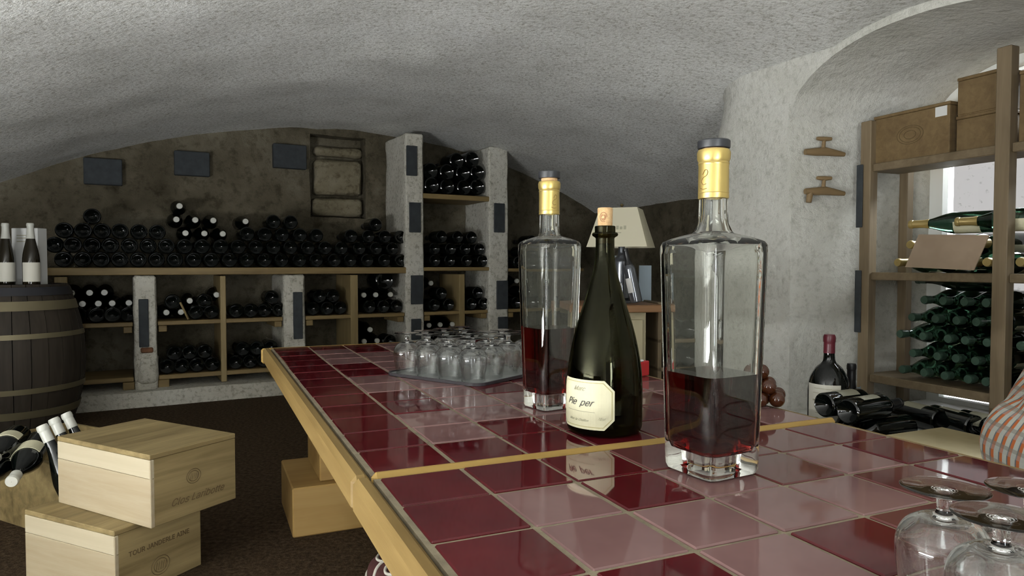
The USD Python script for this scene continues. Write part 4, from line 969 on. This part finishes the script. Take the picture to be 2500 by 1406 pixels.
# ------------------------------------------------------------------ floor by the window: huge bottle, bin of bottles, plywood case
p = CAM + ray(2024, 900) / ray(2024, 900)[1] * 2.45; p[2] = 0
IH, IR = 0.553, 0.0700
t = thing('imperial_bottle', 'huge dark bottle with a red capsule and pale label standing beyond the table corner', 'bottle', tf((p[0], p[1], 0.0008)))
def imperial(r, h): return smooth_prof([(r * 0.96, 0.004), (r, 0.014), (r, h * 0.3), (r, h * 0.58), (r * 0.985, h * 0.66), (r * 0.88, h * 0.73), (r * 0.62, h * 0.79), (r * 0.34, h * 0.825), (r * 0.27, h * 0.86), (r * 0.25, h * 0.94)], 4)
part(t, 'glass', bottle_mesh(IR, IH, imperial, 40), 'dark_bottle', smooth=40)
part(t, 'capsule', neck_cap(IR, IH, imperial, 0.115), 'capsule_red', smooth=40, label='dark red capsule')
va = math.atan2(-p[1], -p[0]) - 0.28
part(t, 'label', wrap_label(IR, 0.225, 0.385, 0.85, a0=va), 'label_white', label='large pale paper label')
def lab_line(y, x0, x1, h): return to_cyl(fine_extr(sg.box(x0, y, x1, y + h), 0.0, 0.0003, 0.006), IR + 0.001, va)
part(t, 'label_writing', cat(*[lab_line(y, -w, w, h) for y, w, h in ((0.370, 0.030, 0.0016), (0.354, 0.034, 0.0016), (0.326, 0.036, 0.006), (0.304, 0.030, 0.005), (0.285, 0.026, 0.0016))]), 'ink_pale')
p = CAM + ray(2078, 950) / ray(2078, 950)[1] * 2.52; p[2] = 0
t = thing('slim_bottle', 'slim dark bottle with a painted bluish highlight standing right of the huge bottle', 'bottle', tf((p[0], p[1], 0.0008)))
part(t, 'glass', bottle_mesh(0.036, 0.44, flute), 'dark_bottle', smooth=40)
part(t, 'capsule', neck_cap(0.036, 0.44, flute, 0.2), 'capsule_black', smooth=40)
part(t, 'label', wrap_label(0.036 * 0.86, 0.28, 0.36, 0.6, a0=-0.8), 'card_blue')  # pale blue strip painted for the bluish highlight on the glass
# plywood case
t = thing('plywood_case', 'large pale plywood case with a flat lid beyond the right edge of the table', 'crate', RTF)
CZ2 = 0.28
cu1 = float(onz(2250, 1049, CZ2) @ L3)
part(t, 'lid', box(1.42, 2.16, 0.98, cu1, CZ2 - 0.012, CZ2, 0.002), 'plywood')
part(t, 'case_body', box(1.43, 2.15, 0.99, cu1 - 0.01, 0.0, CZ2 - 0.0125, 0.003), 'plywood')
# open bin with lying bottles
bin_ = thing('bottle_bin', 'low open wooden bin filled with lying bottles under the window', 'bin', RTF)
bu, bv0, bv1, bul = cu1 + 0.02, 1.575, 2.185, 0.39
for x0, x1, y0, y1 in ((bv0, bv0 + 0.015, bu, bu + bul), (bv1 - 0.015, bv1, bu, bu + bul)): part(bin_, 'side_panel', box(x0, x1, y0, y1, 0, 0.22, 0.002), 'rack_wood')
for y0 in (bu, bu + bul - 0.015): part(bin_, 'end_panel', box(bv0 + 0.0155, bv1 - 0.0155, y0, y0 + 0.015, 0, 0.22, 0.002), 'rack_wood')
part(bin_, 'bottom', box(bv0 + 0.016, bv1 - 0.016, bu + 0.016, bu + bul - 0.016, 0.0, 0.14, 0.002), 'rack_wood')
BZ = 0.14 + 0.0425
for row, z in ((0, BZ), (1, BZ + 0.072)):
    for i in range(4 if row == 0 else 3):
        u = bu + 0.062 + 0.088 * i + 0.044 * row
        for side in (0, 1):
            v = (bv0 + 0.016) if side == 0 else (bv1 - 0.016)
            ax = R3 if side == 0 else -R3
            uu = u if side == 0 else u
            K_mfl.put(axis_tf(W(uu, v, z), ax, rng.uniform(0, 6.28)),
                      f'labelled dark bottle in the bin, {"bottom" if row == 0 else "second"} layer, {"left" if side == 0 else "right"} side, {ORD[i]} from the case', WINE, 'labelled bottles in the bin')
for i, (du, dv, a_, w) in enumerate(((0.09, 0.29, 0.12, 'nearest to the case'), (0.20, 0.31, 0.06, 'nearest to the sill'))):
    ax = R3 * math.cos(a_) + L3 * math.sin(a_)
    K_mfl.put(axis_tf(W(bu + du, bv0 + dv, BZ + 0.072 + 0.078), ax, math.pi / 2 + rng.uniform(-0.5, 0.5)), 'dark labelled bottle loose across the bin pile, ' + w, WINE, 'loose bottles on the bin pile')

for i, (u, v, a_) in enumerate(((1.40, 2.27, 1.35), (1.50, 2.30, 1.45), (1.60, 2.27, 1.30), (1.33, 2.36, 1.25), (1.71, 2.26, 1.40))):
    ax = R3 * math.cos(a_) + L3 * math.sin(a_)
    K_mfl.put(axis_tf(W(u - 0.14, v + 0.03 + 0.012 * (i % 2), 0.225 + 0.0425), ax, 1.57 + rng.uniform(-0.8, 0.8)), 'dark labelled bottle lying on the white sill, ' + ORD[i] + ' of five', WINE, 'bottles lying on the sill')

# ================================================================== LEFT: BARREL, CRATES
bc = CAM + ray(30, 700) / ray(30, 700)[1] * 3.33; bc[2] = 0
bc = np.array([bc[0], bc[1], 0])
BHH, RT_, RB_ = 0.710, 0.222, 0.292
t = thing('barrel', 'dark oak wine barrel with pale hoops standing upright in the left corner', 'barrel', tf(bc))
def br(z): x = (z / BHH - 0.5) * 2; return RB_ - (RB_ - RT_) * x * x
NS = 26
for k in range(NS):
    a0_, a1_ = 2 * math.pi * (k + 0.02) / NS, 2 * math.pi * (k + 0.98) / NS
    zs_ = np.linspace(0, BHH, 9); rr_ = []
    for z in zs_:
        ro, ri = br(z) + 0.0015 * (k % 3), br(z) - 0.022
        rr_.append(np.array([(ri * math.cos(a0_), ri * math.sin(a0_), z), (ro * math.cos(a0_), ro * math.sin(a0_), z), (ro * math.cos((a0_ + a1_) / 2) * 1.004, ro * math.sin((a0_ + a1_) / 2) * 1.004, z), (ro * math.cos(a1_), ro * math.sin(a1_), z), (ri * math.cos(a1_), ri * math.sin(a1_), z)]))
    part(t, 'stave', loft(rr_), 'stave_wood', smooth=30)
for z0, z1, mm in ((0.012, 0.045, 'black_hoop'), (0.10, 0.135, 'hoop_metal'), (0.215, 0.24, 'hoop_metal'), (BHH - 0.245, BHH - 0.222, 'hoop_metal'), (BHH - 0.118, BHH - 0.075, 'hoop_metal'), (BHH - 0.05, BHH - 0.012, 'black_hoop')):
    o = 0.0055
    part(t, 'hoop', lathe([(br(z0) + o - 0.003, z0), (br(z0) + o + 0.002, z0), (br(z1) + o + 0.002, z1), (br(z1) + o - 0.003, z1)], 52, closed=True), mm)
part(t, 'head', lathe([(0.0005, BHH - 0.03), (RT_ - 0.022, BHH - 0.03), (RT_ - 0.022, BHH - 0.006), (0.0005, BHH - 0.006)], 40), 'stave_wood')
hz_ = BHH - 0.0055
K_fl = make_bottle('flute_bottle', 0.035, 0.288, flute, 'brown_bottle', 'capsule_white', 0.245, 'label_white', (0.06, 0.37), 1.25)
for px, w in ((16, 'left'), (77, 'right')):
    q = onplane(px, 690, bc + np.array([0, -0.08, 0]), np.array([0.0, 1, 0]))
    K_fl.put(tf((q[0], bc[1] - 0.08, hz_ + 0.001), math.atan2(-bc[1], -bc[0]) + 0.1), f'tall slim bottle with white capsule and white label on the barrel, {w} one', WINE)
q = onplane(62, 690, bc + np.array([0, 0.02, 0]), np.array([0.0, 1, 0]))
t = thing('white_carton', 'white printed carton standing behind the two bottles on the barrel', 'carton', tf((q[0], bc[1] + 0.02, hz_ + 0.001), -0.1))
part(t, 'carton_body', box(-0.068, 0.068, 0, 0.06, 0, 0.272, 0.002), 'card_white')
part(t, 'print', cat(*[box(-0.04, 0.04, -0.0008, 0.0002, z, z + 0.004) for z in (0.235, 0.222, 0.206)]), 'ink_pale')

def pine_crate(label, F, ang, lx, ly_, h, z, script, lines):
    x = np.array([math.cos(ang), math.sin(ang), 0]); y = np.array([-math.sin(ang), math.cos(ang), 0])
    c = F - x * lx / 2 + y * ly_ / 2; c = np.array([c[0], c[1], z + 0.0006])
    t = thing('pine_crate', label, 'crate', tf(c, ang))
    a, b, th = lx / 2, ly_ / 2, 0.011
    hs_ = (h - 0.013) * 0.72
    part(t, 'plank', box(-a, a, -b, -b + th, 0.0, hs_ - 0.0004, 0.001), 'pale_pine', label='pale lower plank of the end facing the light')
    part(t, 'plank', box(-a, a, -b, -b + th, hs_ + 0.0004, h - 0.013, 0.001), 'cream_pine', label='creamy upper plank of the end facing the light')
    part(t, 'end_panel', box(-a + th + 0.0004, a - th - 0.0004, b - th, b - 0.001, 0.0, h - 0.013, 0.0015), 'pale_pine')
    part(t, 'side_panel', box(a - th, a - 0.001, -b + th + 0.0004, b, 0.0, h - 0.013, 0.0015), 'side_pine_shaded')
    part(t, 'side_panel', box(-a + 0.001, -a + th, -b + th + 0.0004, b, 0.0, h - 0.013, 0.0015), 'side_pine_shaded')
    part(t, 'bottom', box(-a + 0.012, a - 0.012, -b + 0.012, b - 0.012, 0.0, 0.008), 'side_pine_shaded')
    part(t, 'lid', box(-a, a, -b, b, h - 0.0125, h, 0.0015), 'side_pine_shaded')
    part(t, 'groove_strip', box(a - 0.003, a + 0.0012, -b + 0.0, -b + 0.006, 0.0, h - 0.014, 0.001), 'pale_pine')
    M = np.array([[0, 0, 1, a - 0.0010], [1, 0, 0, 0], [0, 1, 0, 0], [0, 0, 0, 1.0]])
    for txt, hh, ty, tz, sl, bold in lines:
        tm = meshkit.text_mesh(txt, hh, depth=0.0006, bold=bold); v = tm.vertices.copy(); v[:, 0] += sl * v[:, 1]; v[:, 0] -= (v[:, 0].max() + v[:, 0].min()) / 2; v[:, 0] += ty; v[:, 1] += tz; tm.vertices = v
        part(t, 'lettering', moved(tm, M), 'ink_brown', smooth=False, label='dark branded lettering')
    em = []
    for (ex_, ez, er) in script:
        th_ = np.linspace(0, 2 * math.pi, 26)
        for f in (1.0, 0.72): em.append(tube(np.stack([np.full(26, 0.0), ex_ + er * f * np.cos(th_), ez + er * 0.9 * f * np.sin(th_)], -1), 0.0009, 5))
        for q_ in range(5): em.append(tube([(0, ex_ - er * 0.5 + er * 0.25 * q_, ez - er * 0.4), (0, ex_ - er * 0.5 + er * 0.25 * q_ + 0.004, ez + er * 0.35)], 0.0009, 5))
    e = cat(*em); e.apply_translation([a - 0.0008, 0, 0]); part(t, 'emblem', e, 'ink_brown', label='round branded emblem')
    return t
F1 = onz(365, 1112, 0.351); F2 = onz(278, 1298, 0.1755)
H1 = 0.1752
pine_crate('lower pale pine wine crate with block lettering on its right side', np.array([F2[0], F2[1], 0]), math.radians(-25.2), 0.345, 0.245, H1, 0.0,
    [(0.0, 0.048, 0.026)], [('TOUR JANDERLE AINE', 0.0115, 0.0, 0.100, 0.0, True)])
pine_crate('upper pale pine wine crate with branded script on its right side', np.array([F1[0], F1[1], 0]), math.radians(-28.6), 0.385, 0.245, H1, H1 + 0.0006,
    [(-0.005, 0.095, 0.020)], [('Clos Laribotte', 0.017, 0.010, 0.035, 0.45, False)])

# open crate of bottles at the far left
oc = onz(140, 1143, 0.22); oa = math.radians(-28)
ox = np.array([math.cos(oa), math.sin(oa), 0]); oy = np.array([-math.sin(oa), math.cos(oa), 0])
oo = oc - ox * 0.03 + oy * 0.02; oo[2] = 0
OT = tf(oo, oa)
t = thing('open_crate', 'open wooden crate of bottles on the floor at the left edge', 'crate', OT)
lx, ly2 = 0.55, 0.34
part(t, 'front_panel', box(-lx, 0, 0, 0.012, 0, 0.22, 0.002), 'side_pine_shaded'); part(t, 'rear_panel', box(-lx, 0, ly2 - 0.012, ly2, 0, 0.22, 0.002), 'side_pine_shaded')
part(t, 'end_panel', box(-lx, -lx + 0.012, 0.0125, ly2 - 0.0125, 0, 0.22, 0.002), 'side_pine_shaded')
part(t, 'inner_stack', box(-lx + 0.02, -0.02, 0.02, ly2 - 0.02, 0.051, 0.175, 0.002), 'stave_wood', label='dark packing inside the crate') if False else None; part(t, 'end_panel', box(-0.012, 0, 0.0125, ly2 - 0.0125, 0, 0.22, 0.002), 'side_pine_shaded')
part(t, 'bottom', box(-lx + 0.0125, -0.0125, 0.0125, ly2 - 0.0125, 0, 0.05), 'side_pine_shaded')
K_oc = make_bottle('crate_bottle', 0.037, 0.30, burgundy, 'dark_bottle', 'capsule_white', 0.15, 'label_cream', (0.30, 0.50), 1.3)
K_st = make_bottle('standing_bottle', 0.036, 0.31, burgundy, 'dark_bottle', 'capsule_white', 0.15)
for i, (px, py, yy) in enumerate(((112, 1060, 1.86), (140, 1042, 1.95), (170, 1028, 2.04))):
    tip = CAM + ray(px, py) / ray(px, py)[1] * yy; ldir = np.array([-0.50, 0.04, 1.0]); ldir /= np.linalg.norm(ldir)
    p = tip - ldir * 0.285
    K_st.put(axis_tf(p[:3], ldir, i), f'dark bottle with a white capsule leaning in the open crate, {ORD[i]} from left', WINE, 'leaning bottles in the open crate')
for i, (a_, b_) in enumerate((((28, 1176, 1.74), (82, 1100, 1.95)), ((-22, 1128, 1.76), (36, 1072, 2.0)), ((-40, 1190, 1.72), (10, 1120, 1.93)))):
    tip = CAM + ray(a_[0], a_[1]) / ray(a_[0], a_[1])[1] * a_[2]; bse = CAM + ray(b_[0], b_[1]) / ray(b_[0], b_[1])[1] * b_[2]
    dd = (tip - bse) / np.linalg.norm(tip - bse); p = tip - dd * 0.30
    K_oc.put(axis_tf(p[:3], dd, 1.9), 'dark bottle with a cream label lying in the open crate, ' + ('right one', 'middle one', 'leftmost')[i], WINE, 'lying bottles in the open crate')

# dark cushion with white scroll cord, on the floor under the near table edge
p = onz(985, 1352, 0.12) + R3 * 0.10 - L3 * 0.02; p[2] = 0
t = thing('scroll_cushion', 'dark maroon cushion with white scrolling cord under the table edge', 'cushion', tf(p, A + 0.2))
cs = trimesh.creation.icosphere(4, 1.0); v = cs.vertices; v = np.sign(v) * np.abs(v) ** 0.62
cs.vertices = v * np.array([0.17, 0.17, 0.055]) + np.array([0, 0, 0.056]); part(t, 'cover', cs, 'maroon_cloth', smooth=60)
def cush(x, y):
    k = max(0.0, 1 - abs(x / 0.17) ** 3.2 - abs(y / 0.17) ** 3.2) ** (1 / 3.2); return (x, y, 0.056 + 0.055 * k + 0.001)
cords = []
for sx, sy, ph in ((-0.09, 0.09, 0), (0.06, 0.08, 1), (-0.07, -0.04, 2), (0.07, -0.05, 3.5), (-0.12, 0.02, 4)):
    th_ = np.linspace(0.4, 3.6 * math.pi, 60); rr_ = 0.006 + 0.0042 * th_
    cords.append([cush(sx + r_ * math.cos(a_ + ph), sy + r_ * math.sin(a_ + ph)) for r_, a_ in zip(rr_, th_)])
part(t, 'cord', strokes(cords, 0.004, 6), 'white_cord', smooth=60)
th_ = np.linspace(0, 2 * math.pi, 90); e_ = 2 / 3.2
part(t, 'piping', tube([(0.171 * np.sign(math.cos(a_)) * abs(math.cos(a_)) ** e_, 0.171 * np.sign(math.sin(a_)) * abs(math.sin(a_)) ** e_, 0.056) for a_ in th_], 0.005, 6), 'white_cord', smooth=60)

# ================================================================== PERSON seated beyond the right end of the table
def hullb(pts):
    """joints with radii -> union of hulls of neighbouring spheres"""
    out = None
    for (a, ra), (b, rb_) in pts:
        s = m3.Manifold.hull(m3.Manifold.sphere(ra, 20).translate(tuple(map(float, a))) + m3.Manifold.sphere(rb_, 20).translate(tuple(map(float, b))))
        out = s if out is None else out + s
    return out
def figure(M, edge=0.016, it=8):
    k = unman(M.refine_to_length(edge)); k.merge_vertices(); trimesh.smoothing.filter_taubin(k, iterations=it); return k
pp = CAM + ray(2672, 1000) / ray(2672, 1000)[1] * 1.36; pp[2] = 0
PT = tf(pp, math.radians(-98))   # local +y: the way the person faces (to the right)
st_ = thing('wooden_stool', 'plain wooden stool under the seated person', 'stool', PT)
part(st_, 'seat', lathe([(0.0005, 0.335), (0.150, 0.335), (0.157, 0.342), (0.157, 0.355), (0.150, 0.361), (0.0005, 0.361)], 36), 'bench_wood')
for a_ in (0.8, 2.4, 3.9, 5.5):
    part(st_, 'leg', tube([(0.11 * math.cos(a_), 0.11 * math.sin(a_), 0.334), (0.14 * math.cos(a_), 0.14 * math.sin(a_), 0.0)], [0.018, 0.014], 10), 'bench_wood')
per = thing('person', 'person in a checked grey and orange shirt seated leaning at the right edge', 'person', PT)
SZ = 0.362
P_ = lambda x, y, z: np.array([x, y, z])
LEAN = math.radians(20)
def T_(x, y, z):   # upper body leans forward about the hips
    z -= 0.10
    return P_(x, y * math.cos(LEAN) + z * math.sin(LEAN), SZ + 0.10 + z * math.cos(LEAN) - y * math.sin(LEAN))
hip, ch, nk = T_(0, 0, 0.12), T_(0, 0.02, 0.40), T_(0, 0.03, 0.55)
hd = T_(0, 0.06, 0.68)
body = [((hip, 0.105), (ch, 0.115)), ((P_(-0.085, 0, SZ + 0.10), 0.092), (P_(0.085, 0, SZ + 0.10), 0.092)), ((T_(-0.11, 0.02, 0.42), 0.08), (T_(0.11, 0.02, 0.42), 0.08)), ((ch, 0.10), (nk, 0.056)), ((nk, 0.053), (hd, 0.053))]
arms = []
for s in (-1, 1):
    kn, an = P_(s * 0.13, 0.42, SZ + 0.06), P_(s * 0.13, 0.40, 0.09)
    body += [((P_(s * 0.085, 0.02, SZ + 0.088), 0.082), (kn, 0.056)), ((kn, 0.054), (an, 0.038)), ((an, 0.038), (P_(s * 0.14, 0.46, 0.034), 0.031)), ((P_(s * 0.14, 0.46, 0.034), 0.032), (P_(s * 0.15, 0.57, 0.028), 0.025))]
    sh_ = T_(s * 0.185, 0.02, 0.44); el = T_(s * 0.235, 0.10, 0.20); wr_ = P_(s * 0.15, 0.42, SZ + 0.165)
    arms.append((sh_, el, wr_))
    body += [((sh_, 0.056), (el, 0.043)), ((el, 0.041), (wr_, 0.028))]
    pm = wr_ + P_(-s * 0.02, 0.06, -0.012)
    body += [((wr_, 0.026), (pm, 0.025)), ((wr_ + P_(0, 0.03, -0.004), 0.019), (pm + P_(s * 0.02, 0.0, 0), 0.021))]
    for f in range(4):
        b0 = pm + P_(-s * 0.028 + s * 0.019 * f, 0.018, 0.004); L_ = (0.030, 0.034, 0.032, 0.025)[f]
        b1 = b0 + P_(0, L_, -0.010); b2 = b1 + P_(0, L_ * 0.6, -0.022)
        body += [((b0, 0.0092), (b1, 0.0085)), ((b1, 0.0085), (b2, 0.0076))]
    th0 = wr_ + P_(-s * 0.026, 0.035, 0.002); th1 = th0 + P_(-s * 0.022, 0.030, 0.0)
    body += [((th0, 0.011), (th1, 0.0095)), ((th1, 0.0095), (th1 + P_(s * 0.004, 0.026, -0.006), 0.008))]
M = hullb(body)
hc = hd + P_(0, 0.035, 0.055)
def H_(x, y, z): return tuple(hc + P_(x, y, z))
head = m3.Manifold.sphere(1.0, 40).scale((0.074, 0.095, 0.112)).translate(H_(0, 0, 0)) + m3.Manifold.sphere(1.0, 24).scale((0.052, 0.06, 0.05)).translate(H_(0, 0.030, -0.070))
head = head + m3.Manifold.hull(m3.Manifold.sphere(0.009, 12).translate(H_(0, 0.090, 0.020)) + m3.Manifold.sphere(0.016, 12).translate(H_(0, 0.100, -0.020)))
for s in (-1, 1): head = head + m3.Manifold.sphere(1.0, 16).scale((0.012, 0.02, 0.032)).translate(H_(s * 0.078, -0.010, -0.010))
head = head + m3.Manifold.sphere(1.0, 16).scale((0.024, 0.010, 0.006)).translate(H_(0, 0.088, -0.055)) + m3.Manifold.sphere(1.0, 16).scale((0.022, 0.010, 0.007)).translate(H_(0, 0.086, -0.065))
part(per, 'body', figure(M + head, 0.014, 6), 'skin', smooth=60)
for s in (-1, 1):
    e = trimesh.creation.icosphere(2, 0.0125); e.apply_translation(H_(s * 0.031, 0.081, 0.013)); part(per, 'eye', e, 'eye_white', smooth=60)
    i_ = trimesh.creation.icosphere(2, 0.0062); i_.apply_translation(H_(s * 0.031, 0.0885, 0.013)); part(per, 'iris', i_, 'print_dark', smooth=60)
hair = m3.Manifold.sphere(1.0, 36).scale((0.084, 0.105, 0.118)).translate(H_(0, -0.007, 0.010)) - m3.Manifold.cube((0.4, 0.3, 0.4)).translate(H_(-0.2, 0.050, -0.285)) - m3.Manifold.cube((0.4, 0.4, 0.3)).translate(H_(-0.2, -0.095, -0.345))
part(per, 'hair', figure(hair, 0.02, 4), 'hair_brown', smooth=60)
tr_pts = [((P_(-0.085, 0, SZ + 0.095), 0.098), (P_(0.085, 0, SZ + 0.095), 0.098))]
for s in (-1, 1):
    kn, an = P_(s * 0.13, 0.42, SZ + 0.06), P_(s * 0.13, 0.40, 0.12)
    tr_pts += [((P_(s * 0.085, 0.02, SZ + 0.09), 0.090), (kn, 0.066)), ((kn, 0.064), (an, 0.054))]
part(per, 'trousers', figure(hullb(tr_pts), 0.018, 6), 'denim', smooth=60)
sh_pts = [((P_(-0.08, -0.035, SZ + 0.055), 0.122), (P_(0.08, -0.035, SZ + 0.055), 0.122)), ((P_(0, -0.035, SZ + 0.055), 0.122), (T_(0, 0, 0.2), 0.118)), ((ch, 0.130), (T_(0, 0.0, 0.10), 0.124)), ((P_(-0.085, 0.0, SZ + 0.10), 0.116), (P_(0.085, 0.0, SZ + 0.10), 0.116)), ((T_(-0.085, 0.0, 0.12), 0.114), (T_(-0.07, 0.02, 0.40), 0.104)), ((T_(0.085, 0.0, 0.12), 0.114), (T_(0.07, 0.02, 0.40), 0.104)),
    ((T_(-0.12, 0.02, 0.43), 0.084), (T_(0.12, 0.02, 0.43), 0.084)), ((T_(0, 0.02, 0.45), 0.098), (T_(0, 0.03, 0.525), 0.064))]
shirt = hullb(sh_pts)
for (sh_, el, wr_) in arms:
    shirt = shirt + hullb([((sh_, 0.066), (el, 0.053)), ((el, 0.051), (wr_ * 0.92 + el * 0.08, 0.037))])
shirt = shirt - m3.Manifold.cube((1.4, 1.4, 0.4)).translate((-0.7, -0.7, SZ - 0.397))
part(per, 'shirt', figure(shirt, 0.018, 5), 'plaid_shirt', smooth=60, label='checked shirt in grey, white and orange')
for s in (-1, 1):
    part(per, 'shoe', figure(hullb([((P_(s * 0.14, 0.43, 0.042), 0.041), (P_(s * 0.15, 0.575, 0.032), 0.031)), ((P_(s * 0.14, 0.42, 0.04), 0.040), (P_(s * 0.13, 0.40, 0.09), 0.046))]), 0.012, 4), 'black_plastic', smooth=60)
